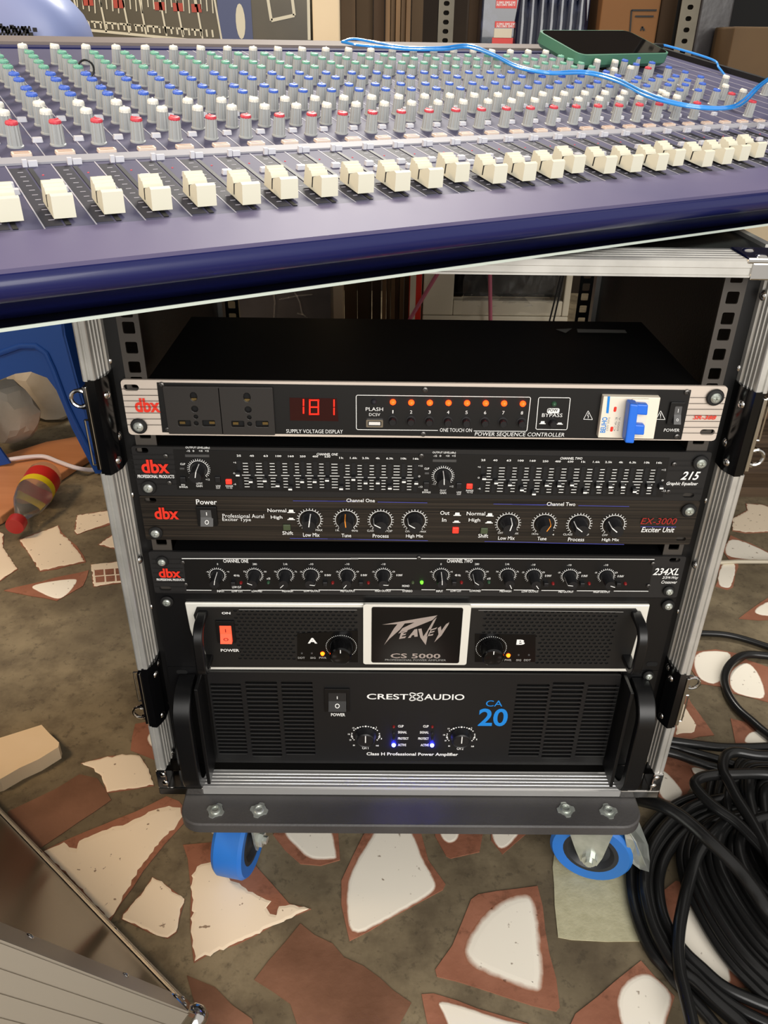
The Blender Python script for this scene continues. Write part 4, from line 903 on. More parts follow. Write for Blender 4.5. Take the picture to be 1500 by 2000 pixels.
for c, x, y, m in (('D', 737, 622, 'led_off_red'), ('D', 915, 620, 'led_off_green'), ('D', 1333, 622, 'led_off_red'), ('E', 37, 622, 'led_off_red'), ('E', 265, 622, 'led_off_red'), ('E', 553, 620, 'btn_green'), ('E', 612, 620, 'led_green'), ('E', 870, 620, 'led_off_red'), ('E', 1048, 618, 'led_off_green'), ('E', 1465, 627, 'led_off_red'), ('F', 500, 627, 'led_off_red'), ('F', 735, 628, 'led_off_red')):
    if (c, x) == ('E', 37): continue
    led(U4, c, x, y, 11, m, label='glowing green lamp' if m == 'led_green' else None)
    if m == 'led_off_red': btn(U4, c, x - 48, y - 4, 30, 30, 'knob_black', .005)
for c, x, y in (('D', 355, 497), ('D', 375, 640), ('F', 920, 505), ('F', 890, 650), ('E', 594, 468)): tiny_screw(U4, c, x, y, .0021)
pr.obj('printed_lines', 'white_ink', U4)
rack_screw(U4, 'D', 222, 490, 40); rack_screw(U4, 'F', 1022, 682, 40)

# ------------------------------------------------------------------ power amplifier with chrome frame (2U)
U5 = thing('power_amplifier', 'black amplifier with chrome frame, honeycomb grilles and lit red switch, above the wide-handled one', 'amplifier', (0, .1, -.2951))
Z5, B5 = -.2067, -.2949
face(U5, Z5, B5, 'black_metal', (), .001)
chassis(U5, Z5, B5, .36)
def G5(x, y, yy=0): return pp('G', x, y, yy)
tr = [on_y(*p) for p in ((362, 1174), (1268, 1178), (1262, 1205), (1248, 1305), (1238, 1308), (408, 1304), (398, 1302), (372, 1225))]
B().prism([(p[0], 0, p[2]) for p in tr], (0, -.003, 0)).obj('chrome_frame', 'silver_trim', U5, bevel=.001)
ifc = [on_y(*p) for p in ((386, 1181), (1240, 1184), (1252, 1200), (1222, 1300), (412, 1297), (380, 1196))]
fp = [(p[0], p[2]) for p in ifc]
def hexgrid(x0, x1, z0, z1, dx, dz, r, inside):
    out = []; j = 0; z = z1
    while z > z0:
        x = x0 + (dx / 2 if j % 2 else 0)
        while x < x1:
            if inside(x, z): out.append(circ(x, z, r, 6, r * .72))
            x += dx
        z -= dz; j += 1
    return out
gl0, gl1 = G5(668, 440), G5(1420, 130); pa = G5(1015, 285)
hl = hexgrid(gl0[0], gl1[0], gl0[1], gl1[1], .0052, .0041, .0019, lambda x, z: not (x > pa[0] and z < pa[1]))
I0 = pp('I', 112, 425); I1 = pp('I', 920, 122); pbx = pp('I', 448, 275)
hr = hexgrid(I0[0], I1[0], I0[1], I1[1], .0052, .0041, .0019, lambda x, z: not (x < pbx[0] and z < pbx[1]))
plate('grille_panel', fp, hl + hr, -.0045, -.003, 'grille_face', U5)
B().add([(x, -.0031, z) for x, z in fp], [tuple(range(len(fp)))]).obj('grille_backing', 'black_void', U5)
pr = B(); yq = -.0047
for c, x0, y0, x1, y1 in (('G', 660, 116, 1425, 118), ('I', 100, 108, 945, 118)): seg(pr, pp(c, x0, y0), pp(c, x1, y1), .0005, yq)
pr.obj('printed_lines', 'grey_ink', U5)
L(U5, 'G', 543, 151, 600, 166, 'ON', bold=.03, yy=yq); L(U5, 'G', 537, 392, 657, 410, 'POWER', bold=.02, yy=yq)
def raise_(fn, dy): return fn
# switch sits on the raised face
q0, q1 = G5(520, 342, yq), G5(625, 203, yq); r0, r1 = G5(540, 337, yq), G5(607, 232, yq)
sf = plate('switch_frame', rrect(q0[0], q1[0], q0[1], q1[1], .0006, 2), [rrect(r0[0], r1[0], r0[1], r1[1], .0003, 1)], -.007, -.0045, 'black_metal', U5, bevel=.0004)
zc = (r0[1] + r1[1]) / 2; b = B(); prf = [(-.005, r1[1]), (-.006, r1[1]), (-.007, zc), (-.0102, r0[1] + .0004), (-.005, r0[1])]
b.loft([[(r0[0] + .0003, y, z) for y, z in prf], [(r1[0] - .0003, y, z) for y, z in prf]]); rk = b.obj('rocker', 'switch_red', sf, label='lit red rocker')
mk = B(); xm = (r0[0] + r1[0]) / 2
mk.box(xm - .0004, xm + .0004, -.0070, -.0064, zc + .002, zc + .0055)
for i in range(12):
    t0, t1 = 2 * PI * i / 12, 2 * PI * (i + 1) / 12; zo = (zc + r0[1]) / 2
    mk.add([(xm + r * math.cos(t), -.0092, zo + r * .7 * math.sin(t)) for t, r in ((t0, .0024), (t1, .0024), (t1, .0016), (t0, .0016))], [(0, 1, 2, 3)])
mk.obj('rocker_marks', 'led_off_red', rk)
for c, x, y, s, lx, ly, ind in (('G', 1322, 375, 10 / 3, 1200, 420, 0), ('I', 178, 345, 3, 278, 388, 1)):
    k = mm(c); cx, cz = pp(c, x, y, yq)
    # black control plate
    if ind == 0: cq = [pp(c, 1035, 290, yq), pp(c, 1430, 270, yq), pp(c, 1430, 478, yq), pp(c, 1035, 470, yq)]
    else: cq = [pp(c, 82, 262, yq), pp(c, 438, 268, yq), pp(c, 436, 428, yq), pp(c, 82, 428, yq)]
    B().prism([(p[0], -.0044, p[1]) for p in cq], (0, -.0006, 0)).obj('control_plate', 'black_gloss', U5)
    R_ = .0145; b = B()
    for j in range(36):
        a = math.radians(-140 + 280 * j / 35); b.add([(q[0], -.0052, q[1]) for q in circ(cx + R_ * math.sin(a), cz + R_ * math.cos(a) * .95, .00042, 6)], [tuple(range(6))])
    b.obj('dial_scale', 'white_ink', U5)
    kn = B().lathe((cx, -.005, cz), (0, -1, 0), [(.0118, 0), (.0118, .002), (.0108, .004), (.0102, .014), (.009, .0155), (.007, .0148)], 36).obj('knob', 'black_gloss', U5, smooth=35)
    B().box(cx - .0004, cx + .0004, -.0207, -.0198, cz + .005, cz + .0088).obj('pointer', 'white_ink', kn)
    p = pp(c, lx, ly, yq); r = .0021
    B().lathe((p[0], -.005, p[1]), (0, -1, 0), [(r, 0), (r * .8, .0014), (r * .1, .002)], 14).obj('indicator_light', 'led_orange', U5, smooth=True, label='glowing orange power lamp')
    for dx in ((-70, -135) if ind == 0 else (60, 120)):
        p = pp(c, lx + dx, ly - 2, yq); B().dome((p[0], -.005, p[1]), (0, -1, 0), .0011, .001).obj('indicator_light', 'btn_grey', U5)
L(U5, 'G', 1103, 320, 1165, 356, 'A', bold=.04, yy=-.0053); L(U5, 'I', 327, 298, 375, 328, 'B', bold=.04, yy=-.0053)
for c, a, s in (('G', (1040, 443, 1085, 456), 'DDT'), ('G', (1120, 443, 1155, 456), 'SIG'), ('G', (1178, 443, 1226, 456), 'PWR'), ('I', (257, 412, 297, 424), 'PWR'), ('I', (324, 412, 354, 424), 'SIG'), ('I', (370, 412, 410, 424), 'DDT')): L(U5, c, *a, s, 'grey_ink', bold=.02, yy=-.0053)
# badge
def H5(x, y, yy=-.0062): return pp('H', x, y, yy)
a0, a1 = H5(212, 624), H5(1116, 132); c0, c1 = H5(280, 606), H5(1048, 150)
bdg = plate('badge', rrect(a0[0], a1[0], a0[1], a1[1], .0025, 5), [], -.0075, -.0045, 'silver_trim', U5, bevel=.0006, label='silver badge with winged name plate')
plate('badge_plate', rrect(c0[0], c1[0], c0[1], c1[1], .002, 4), [], -.0082, -.0074, 'black_gloss', bdg)
yl = -.0085; lg = B()
def poly(pts):
    lg.add([(p[0], yl, p[1]) for p in [H5(x, y, yl) for x, y in pts]], [t for t in tris([np.array(q) for q in pts])])
poly([(370, 300), (833, 222), (790, 262), (545, 362), (505, 374), (540, 330), (640, 282), (560, 290), (520, 340), (430, 420), (386, 470), (470, 330), (498, 296)])          # P with its swept wing
poly([(530, 362), (585, 348), (575, 362), (552, 368), (545, 378), (572, 374), (564, 386), (540, 391), (534, 402), (572, 396), (562, 412), (512, 420)])                        # E
poly([(585, 412), (640, 340), (664, 336), (668, 400), (640, 402), (638, 386), (620, 390), (608, 410)])                                                                        # A
poly([(672, 336), (700, 332), (714, 400), (742, 360), (800, 262), (828, 238), (752, 392), (735, 470), (690, 408)])                                                           # V
poly([(762, 345), (832, 322), (822, 336), (784, 348), (778, 358), (812, 350), (804, 362), (770, 371), (764, 384), (800, 376), (794, 390), (742, 398)])                       # E
poly([(836, 330), (862, 312), (866, 350), (905, 296), (932, 280), (925, 300), (866, 392), (806, 448), (842, 380)])                                                            # Y
lg.obj('logo', 'steel_ink', bdg, label='silver winged lettering')
L(bdg, 'H', 440, 542, 858, 582, 'CS 5000', 'steel_ink', bold=.02, yy=yl); L(bdg, 'H', 395, 589, 905, 604, 'PROFESSIONAL POWER AMPLIFIER', 'grey_ink', yy=yl)
def handle(par, x, z0, z1, dep, w_, th, y0, lean=0):
    # a flat bar handle: two curved arms and a grip, standing off the panel
    b = B(); rad = min(dep * .7, (z1 - z0) * .25); pth = []
    for t in np.linspace(0, 90, 7): a = math.radians(t); pth.append((y0 - (dep - rad) - rad * math.sin(a), z1 - rad + rad * math.cos(a)))
    pth = [(y0, z1)] + pth; low = [(y, z0 + (z1 - z)) for y, z in pth][::-1]; pth += low
    out = [(x - w_, p[0], p[1]) for p in pth]
    rings = []
    n = len(pth)
    for i, (y, z) in enumerate(pth):
        p = np.array(pth[max(i - 1, 0)]); q = np.array(pth[min(i + 1, n - 1)]); t = q - p; t = t / (np.linalg.norm(t) + 1e-9); nn = np.array([-t[1], t[0]]) * th / 2
        rings.append([(x - w_ / 2, y + nn[0], z + nn[1]), (x + w_ / 2, y + nn[0], z + nn[1]), (x + w_ / 2, y - nn[0], z - nn[1]), (x - w_ / 2, y - nn[0], z - nn[1])])
    b.loft(rings); return b.obj('handle', 'black_metal', par, bevel=.0012, smooth=40)
hx = on_y(376, 1190, -.004); handle(U5, hx[0] + .0095, on_y(405, 1318, -.03)[2], on_y(384, 1196, -.004)[2], .03, .009, .006, -.0035)
hx = on_y(1262, 1195, -.004); handle(U5, hx[0] - .0095, on_y(1232, 1318, -.03)[2], on_y(1258, 1198, -.004)[2], .03, .009, .006, -.0035)
rack_screw(U5, 'G', 187, 85, 40); rack_screw(U5, 'I', 1215, 98, 36)
for c, x, y in (('G', 285, 540), ('I', 1120, 440)):
    p = pp(c, x, y); B().add([(a, -.0003, b__) for a, b__ in slotpoly(p[0], p[1], .0055, .0027)], [tuple(range(20))]).obj('ear_slot', 'black_void', U5)

# ------------------------------------------------------------------ power amplifier with louvred front (3U)
U6 = thing('power_amplifier', 'black louvred amplifier with two glowing blue lamps and thick side handles, lowest rack unit', 'amplifier', (0, .1, -.4285))
Z6, B6 = -.2953, -.4283
fx = [on_y(405, 1313, -.004), on_y(1213, 1316, -.004)]
xa, xb = fx[0][0], fx[1][0]
cols = []
for c, tl, trr, bl, ztop, zbot in (('G', 470, 677, 520, 601, 1066), ('G', 697, 912, 737, 588, 1082), ('G', 930, 1143, 955, 590, 1070), ('I', 322, 520, 275, 545, 972), ('I', 535, 727, 465, 533, 984), ('I', 742, 938, 660, 548, 974)):
    a = pp(c, tl, ztop, -.004); b_ = pp(c, trr, ztop, -.004); d = pp(c, bl, zbot, -.004)
    cols.append(((a[0] + d[0]) / 2, (a[0] + d[0]) / 2 + (b_[0] - a[0]), a[1], d[1]))
FB6 = on_y(800, 1486, -.006)[2]
holes = []
for x0, x1, z1, z0 in cols:
    n = 19; p = (z1 - z0) / n
    for i in range(n):
        zz = z1 - (i + .5) * p; holes.append(rrect(x0 + .0004, x1 - .0004, zz - p * .3, zz + p * .3, p * .28, 2))
face(U6, Z6, B6, 'black_metal', (), .001, name='mounting_plate')
plate('faceplate', rrect(xa, xb, FB6, Z6 - .001, .001, 2), holes, -.006, -.004, 'crest_face', U6)
lp = B()
for x0, x1, z1, z0 in cols:
    for i in range(19): p = (z1 - z0) / 19; zz = z1 - (i + .5) * p - p * .3; lp.box(x0 + .0014, x1 - .0014, -.0064, -.0058, zz - .0005, zz)
lp.obj('louvre_highlight', 'highlight_grey', U6)  # added pale bars painting a highlight along each slot's lower edge
ms = B(); 
for x0, x1, z1, z0 in cols:
    ms.box(x0 - .001, x1 + .001, -.0014, -.0012, z0 - .004, z1 + .001)
ms.obj('dust_screen', mat('dust_screen', (14, 14, 14), .7, var=(3, 3, 3), vscale=420), U6)
B().box(xa, xa + .002, -.004, 0, FB6, Z6 - .001).box(xb - .002, xb, -.004, 0, FB6, Z6 - .001).box(xa, xb, -.004, 0, FB6, FB6 + .002).box(xa, xb, -.004, 0, Z6 - .003, Z6 - .001).obj('face_rim', 'black_metal', U6)
chassis(U6, Z6, B6, .4)
yq = -.0062
q0, q1 = pp('G', 1215, 806, -.0095), pp('G', 1376, 655, -.0085); r0, r1 = pp('G', 1237, 798, -.0115), pp('G', 1355, 678, -.008)
sf = plate('switch_frame', rrect(q0[0], q1[0], q0[1], q1[1], .0006, 2), [rrect(r0[0], r1[0], r0[1], r1[1], .0003, 1)], -.0085, -.006, 'black_metal', U6, bevel=.0004)
zc = (r0[1] + r1[1]) / 2; b = B(); prf = [(-.006, r1[1]), (-.0075, r1[1]), (-.0085, zc), (-.0125, r0[1] + .0004), (-.006, r0[1])]
b.loft([[(r0[0] + .0003, y, z) for y, z in prf], [(r1[0] - .0003, y, z) for y, z in prf]]); rk = b.obj('rocker', 'grey_panel', sf)
mk = B(); xm = (r0[0] + r1[0]) / 2; mk.box(xm - .0004, xm + .0004, -.0086, -.0078, zc + .003, zc + .0062)
for i in range(16):
    t0, t1 = 2 * PI * i / 16, 2 * PI * (i + 1) / 16; zo = zc - .0045
    mk.add([(xm + r * math.cos(t), -.0086 - .0004 * (zc - zo - r * math.sin(t)) / .001 * 1.0, zo + r * math.sin(t)) for t, r in ((t0, .0023), (t1, .0023), (t1, .0016), (t0, .0016))], [(0, 1, 2, 3)])
mk.obj('rocker_marks', 'white_ink', rk)
L(U6, 'G', 1255, 810, 1347, 830, 'POWER', bold=.02, yy=yq)
L(U6, 'H', 243, 880, 588, 926, 'CREST', bold=.012, yy=yq); L(U6, 'H', 722, 882, 1058, 930, 'AUDIO', bold=.012, yy=yq)
pr = B(); cx, cz = pp('H', 656, 904, yq); k = mm('H')
for s in (-1, 1):
    el = []
    for t in np.linspace(0, 2 * PI, 33)[:-1]:
        u_, v_ = 66 * math.cos(t), 22 * math.sin(t) + 7 * math.sin(t) * math.cos(t) ** 2
        ca, sa = math.cos(math.radians(36 * s)), math.sin(math.radians(36 * s)); el.append((cx + (u_ * ca - v_ * sa) * k, cz + (u_ * sa + v_ * ca) * k))
    outline(pr, el, 11 * k, yq)
pr.obj('logo', 'white_ink', U6, label='white crossed loops emblem')
L(U6, 'H', 1240, 935, 1378, 985, 'CA', 'blue_ink', yy=yq); L(U6, 'H', 1178, 1003, 1420, 1150, '20', 'blue_ink', bold=.02, yy=yq)
for x, y in ((232, 1225), (1029, 1231)):
    cx, cz = pp('H', x, y, yq); b = B(); R_ = 126 * k
    for j in range(25):
        if j % 6 == 0 and j not in (12,): continue
        a = math.radians(-135 + 270 * j / 24); b.add([(q[0], yq, q[1]) for q in circ(cx + R_ * math.sin(a), cz + R_ * .86 * math.cos(a), .0008 if j % 3 else .0012, 6)], [tuple(range(6))])
    b.obj('dial_scale', 'white_ink', U6)
    kn = B().lathe((cx, -.006, cz), (0, -1, 0), [(.0108, 0), (.0108, .002), (.0098, .0035), (.0094, .008), (.0084, .009), (.0076, .0084)], 36).obj('knob', 'knob_black', U6, smooth=35)
    B().box(cx - .0005, cx + .0005, -.0158, -.0144, cz - .001, cz + .0082).obj('pointer', 'white_ink', kn)
    for ddx, ddy, s in ((-102, -60, '15'), (-140, -8, '18'), (-128, 40, '20'), (-98, 85, '80'), (90, -65, '3'), (98, 88, '0dB'), (132, 30, '1')): L(U6, 'H', x + ddx - 4 * len(s), y + ddy - 6, x + ddx + 4 * len(s), y + ddy + 6, s, bold=.02, yy=yq)
L(U6, 'H', 203, 1323, 255, 1343, 'CH 1', bold=.02, yy=yq); L(U6, 'H', 995, 1328, 1050, 1348, 'CH 2', bold=.02, yy=yq)
for x, y, m in ((467, 1152, 'led_off_red'), (467, 1203, 'led_off_dark'), (467, 1253, 'led_off_dark'), (467, 1307, 'led_blue'), (790, 1153, 'led_off_red'), (790, 1205, 'led_off_dark'), (790, 1255, 'led_off_dark'), (788, 1309, 'led_blue')):
    p = pp('H', x, y, yq); r = .0014 if m != 'led_blue' else .0021
    B().lathe((p[0], -.006, p[1]), (0, -1, 0), [(r, 0), (r, .0008), (r * .7, .0018), (r * .1, .0022)], 14).obj('indicator_light', m, U6, smooth=True, label='glowing blue lamp' if m == 'led_blue' else None)
for s, y in (('CLIP', 1150), ('SIGNAL', 1201), ('PROTECT', 1253), ('ACTIVE', 1307)):
    w_ = {'CLIP': 47, 'SIGNAL': 74, 'PROTECT': 88, 'ACTIVE': 68}[s]
    L(U6, 'H', 503, y - 10, 503 + w_, y + 10, s, bold=.03, yy=yq); L(U6, 'H', 760 - w_, y - 9, 760, y + 11, s, bold=.03, yy=yq)
L(U6, 'H', 240, 1371, 1005, 1404, 'Class H Professional Power Amplifier', bold=.025, yy=yq)
handle(U6, -.2225, -.4330, -.3085, .036, .017, .010, -.0005); handle(U6, .2240, -.4330, -.3085, .036, .017, .010, -.0005)
for s in (-1, 1):
    B().box(min(s * .206, s * .2095), max(s * .206, s * .2095), -.030, 0, B6 + .001, Z6 - .002).obj('side_flange', 'black_metal', U6, bevel=.0006)
rack_screw(U6, 'I', 1100, 510, 34)

# ------------------------------------------------------------------ glass top lying on the rack
uh = np.array([math.cos(math.radians(30.7)), math.sin(math.radians(30.7)), 0]); vh = np.array([-uh[1], uh[0], 0])
GZ0, GZ1 = .1078, .1096
ge = on_z(500, 580, GZ0); ev = float(ge @ vh)
gt = thing('glass_tabletop', 'dark reflective sheet of glass with pale edge, lying on the rack under the mixing console', 'glass sheet', tuple(uh * .1 + vh * (ev + .3) + np.array([0, 0, GZ0])))
g0 = uh * -.62 + vh * (ev + .0009); g0[2] = GZ0
B().obox(g0, uh * 1.27, vh * .86, (0, 0, GZ1 - GZ0)).obj('pane', 'glass_dark', gt)
B().obox(g0 - vh * .0009, uh * 1.27, vh * .0009, (0, 0, GZ1 - GZ0)).obj('ground_edge', 'glass_edge', gt, label='pale greenish ground edge')

# ------------------------------------------------------------------ mixing console
P = .0255; HK = .01466
mo = np.array([-0.19435, -0.17174, 0.14997])
mu = np.array([0.86261, 0.50587, 0.00019]); mv = np.array([-0.49815, 0.84938, 0.17434]); mn = np.array([0.08803, -0.15049, 0.98468])
rows = [0, .123, .1414, .3711, .3445, .3283, .310, .2924, .2696, .2518, .2271, .2094, .1877, .1674]
mx_ = thing('mixing_console', 'wide navy blue mixing console with rows of knobs and white faders on the glass', 'mixing console')
mx_.matrix_world = Matrix([[mu[i], mv[i], mn[i], mo[i]] for i in range(3)] + [[0, 0, 0, 1]])
OFF[mx_.name] = (0, 0, 0)
def uv(px, py, h=0):
    q = on(px, py, mn, float(mn @ mo) + h) - mo; return float(q @ mu), float(q @ mv)
U0, UE, VE = -3.6 * P, 34.3 * P, .432
# body: rounded nose, underside on the glass, back
down = np.array([float(np.array([0, 0, -1]) @ mv), float(np.array([0, 0, -1]) @ mn)])      # straight down in (v, n)
def dn(v, h): return (v + down[0] * h, down[1] * h)
pr_ = [(0.0, -.0015), (-.044, -.0015), (-.0465, -.0028), (-.0485, -.0065), (-.0475, -.0115)]
bot = lambda v: (v, -(float(mo[2]) + v * mv[2] - GZ1 - .0008) / mn[2])
pr_ += [(-.043, -.0160), (-.034, -.0200), (-.022, bot(-.022)[1] + .006), (-.014, bot(-.014)[1]), (.2, bot(.2)[1]), (VE + .036, bot(VE + .036)[1]), (VE + .041, -.0005), (VE, -.0005), (VE, -.0015)]
b = B().loft([[(U0, v, n) for v, n in pr_], [(UE, v, n) for v, n in pr_]]); b.obj('body', 'mix_navy', mx_, smooth=65)
B().box(U0, UE, -.0442, -.0002, -.0016, .0006).obj('wrist_rest', 'mix_lip', mx_, label='violet grey front border')
B().box(U0, UE, .0, VE, -.0016, 0).obj('top_panel', 'mix_panel', mx_)
B().box(U0, UE, VE, VE + .011, -.001, .0012).obj('rear_groove', 'mix_navy', mx_)
B().loft([[(U0, VE + .010, 0), (U0, VE + .012, .0035), (U0, VE + .038, .0035), (U0, VE + .040, 0)], [(UE, VE + .010, 0), (UE, VE + .012, .0035), (UE, VE + .038, .0035), (UE, VE + .040, 0)]]).obj('rear_rail', 'mix_rail', mx_)
B().box(UE, UE + .008, -.044, VE + .041, -.02, .006).obj('side_cheek', 'slot', mx_)
st = B().box(U0, UE, .1045, .1165, -.001, .0012)
st.obj('scribble_strip', 'mix_strip', mx_, label='pale grey strip across all channels')
ln = B()
for k in range(-4, 34): ln.box((k + .5) * P - .00035, (k + .5) * P + .00035, .0, .43, -.001, .00025)
ln.obj('channel_line', 'mix_line', mx_)
fz = B()
for k in range(-3, 34): fz.box((k - .49) * P, (k - .12) * P, .004, .0985, -.001, .0002)
fz.obj('fader_scale', 'fader_zone', mx_)
tk = B()
for k in range(-3, 34):
    for j in range(11): tk.box((k - .34) * P, (k - .22) * P, .012 + j * .0078, .0125 + j * .0078, 0, .0004)
tk.obj('scale_tick', 'mix_line', mx_)
def prof_mesh(name, bld, m):
    me = bpy.data.meshes.new(name); me.from_pydata(bld.v, [], bld.f)
    bm = bmesh.new(); bm.from_mesh(me); bmesh.ops.recalc_face_normals(bm, faces=bm.faces); bm.to_mesh(me); bm.free()
    me.materials.append(M[m]); return me
def inst(name, me, par, loc, label=None):
    o = bpy.data.objects.new(name, me); COL.objects.link(o); o.parent = par; o.location = loc
    if label: o['label'] = label
    return o
# knob: fluted taper with a skirt, coloured cap with a pointer ridge
kb = B(); n = 24; rings = []
for r, h in ((.0050, 0), (.0050, .0008), (.0045, .0013), (.0041, .0105), (.0039, .0132)):
    rings.append([(r * (1 - (.13 if j % 2 and h > .001 else 0)) * math.cos(2 * PI * j / n), r * (1 - (.13 if j % 2 and h > .001 else 0)) * math.sin(2 * PI * j / n), h) for j in range(n)])
kb.loft(rings); KB = prof_mesh('knob', kb, 'knob_grey')
KB.polygons.foreach_set('use_smooth', [True] * len(KB.polygons)); KB.set_sharp_from_angle(angle=math.radians(30))
def capmesh(m):
    c = B().lathe((0, 0, .0130), (0, 0, 1), [(.0038, 0), (.0039, .0009), (.0034, .0018), (.002, .0020)], 16)
    c.box(-.0005, .0005, 0, .0036, .0140, .0153); return prof_mesh('knob_cap', c, m)
def capwhite():
    c = B().lathe((0, 0, .0112), (0, 0, 1), [(.00395, .0008), (.00385, .0026), (.0034, .0034), (.002, .0037)], 16)
    c.box(-.0005, .0005, 0, .0036, .0140, .0152); return prof_mesh('knob_cap', c, 'cap_ivory')
CAPS = {'g': capmesh('cap_green'), 'b': capmesh('cap_blue'), 'r': capmesh('cap_red'), 'w': capwhite()}
CN = {'g': 'green knob cap', 'b': 'blue knob cap', 'r': 'red knob cap', 'w': 'white knob cap'}
def add_knob(u_, v_, c, name='knob'):
    o = inst(name, KB, mx_, (u_, v_, 0)); o.rotation_euler = (0, 0, random.uniform(-.9, .9))
    inst('knob_cap', CAPS[c], o, (0, 0, 0), CN[c])
rowcol = {2: 'r', 3: 'w', 4: 'g', 5: 'g', 6: 'g', 7: 'g', 8: 'b', 9: 'b', 10: 'b', 11: 'b', 12: 'w', 13: 'w'}
xoff = {2: 0, 3: 0}
for k in range(0, 25):
    for r, c in rowcol.items():
        du = .0 if r % 2 == 0 or r < 4 else .0
        add_knob(k * P + du, rows[r], c)
# master section on the right, measured cap by cap
MS = [(100, 185, 'b'), (205, 215, 'b'), (288, 190, 'b'), (410, 218, 'b'), (533, 262, 'b'), (672, 300, 'b'), (810, 340, 'b'), (940, 380, 'b'), (75, 240, 'w'), (225, 245, 'w'), (218, 312, 'w'), (355, 295, 'w'), (500, 305, 'r'),
      (305, 243, 'b'), (400, 275, 'b'), (595, 375, 'b'), (530, 405, 'b'), (415, 385, 'b'), (690, 405, 'b'), (730, 372, 'b'), (830, 408, 'b'), (665, 445, 'b'), (810, 445, 'b'), (505, 455, 'b'), (765, 487, 'b'), (920, 490, 'b'), (955, 436, 'b'), (1075, 490, 'b'), (650, 515, 'w'),
      (1155, 375, 'w'), (1150, 450, 'w'), (1200, 520, 'r'), (1300, 490, 'w'), (1375, 585, 'r'), (1510, 420, 'w')]
placed = [(k * P, rows[r]) for k in range(25) for r in rowcol]
for x, y, c in MS:
    q = uv(1150 + x / 4.286, 60 + y / 4.286, HK)
    if min(math.hypot(q[0] - a, q[1] - b_) for a, b_ in placed) < .0088 or q[0] > UE - .006 or q[1] > VE - .004: continue
    placed.append(q); add_knob(q[0], q[1], c, 'master_knob')
# faders
fb = B(); hw = .0056
pf = [(-.0128, 0.0016), (-.0118, .0125), (-.0095, .0132), (-.0012, .0098), (-.0004, .0092), (.0004, .0094), (.0022, .0108), (.0030, .0122), (.0052, .0118), (.0060, .0130), (.0080, .0128), (.0088, .0140), (.0108, .0136), (.0118, .0022)]
fb.loft([[(-hw * (1 - .02 * (h > .006)), v, h) for v, h in pf], [(hw * (1 - .02 * (h > .006)), v, h) for v, h in pf]])
FB = prof_mesh('fader_cap', fb, 'cap_white')
fl_ = B().box(-hw - .0002, hw + .0002, -.0006, .0003, .0035, .0096); FL = prof_mesh('fader_line', fl_, 'slot')
ss = B().box(-.0013, .0013, .0035, .0965, -.001, .0005); SS = prof_mesh('fader_slot', ss, 'slot')
FP = [(13, 432), (108, 426), (208, 417), (305, 410), (398, 402), (478, 399), (562, 387), (640, 383), (712, 376), (785, 372), (847, 366), (903, 354), (973, 357), (1032, 352), (1085, 347), (1125, 337), (1185, 338), (1238, 335), (1287, 332), (1320, 323), (1373, 325), (1412, 320), (1450, 313), (1480, 307)]
for k in range(-2, 33):
    inst('fader_slot', SS, mx_, (k * P - .0006, 0, 0))
for i, (x, y) in enumerate(FP):
    u_, v_ = uv(x, y, .002)
    k = round((u_ + .0006) / P); u_ = k * P - .0006
    o = inst('fader_cap', FB, mx_, (u_, v_ + .0128, .0)); inst('fader_line', FL, o, (0, 0, 0))
for k in range(24, 33):
    if (k * P - .0006) > max(uv(x, y, .002)[0] for x, y in FP) + P * .5:
        o = inst('fader_cap', FB, mx_, (k * P - .0006, .014 + random.uniform(0, .012), 0)); inst('fader_line', FL, o, (0, 0, 0))
tb_ = B(); tb_.loft([[(x, y, 0) for x, y in rrect(-.0058, .0058, -.0032, .0032, .0008, 2)], [(x, y, .0018) for x, y in rrect(-.0056, .0056, -.003, .003, .0008, 2)]]); TB = prof_mesh('mute_button', tb_, 'btn_tan')
tl_ = B()
for s in (-1, 1): tl_.box(-.0044, .0044, s * .0014 - .0003, s * .0014 + .0003, .0018, .0020)
TL = prof_mesh('button_print', tl_, 'btn_tan_line')
sb = B(); sb.loft([[(x, y, 0) for x, y in rrect(-.0032, .0032, -.002, .002, .0008, 2)], [(x, y, .0026) for x, y in rrect(-.0029, .0029, -.0018, .0018, .0008, 2)]]); SB = prof_mesh('channel_button', sb, 'btn_clear')
cl = B().box(-.0042, -.0016, -.0012, .0012, 0, .004).box(-.0010, .0042, -.001, .001, 0, .0032); CLM = prof_mesh('strip_clip', cl, 'btn_clear')
ld = B().dome((0, 0, 0), (0, 0, 1), .0007, .0005, 8); LD = prof_mesh('channel_light', ld, 'cap_red')
for k in range(-1, 33):
    o = inst('mute_button', TB, mx_, (k * P, .123, 0)); inst('button_print', TL, o, (0, 0, 0))
    inst('channel_button', SB, mx_, (k * P + .30 * P, .067, 0)); inst('channel_button', SB, mx_, (k * P + .33 * P, .056, 0))
    inst('channel_light', LD, mx_, (k * P + .16 * P, .084, 0))
    inst('strip_clip', CLM, mx_, (k * P + .02 * P, .1015, 0))
    if k < 27:
        inst('channel_button', SB, mx_, (k * P - .42 * P, .150, 0)); inst('channel_button', SB, mx_, (k * P - .42 * P, .198, 0))

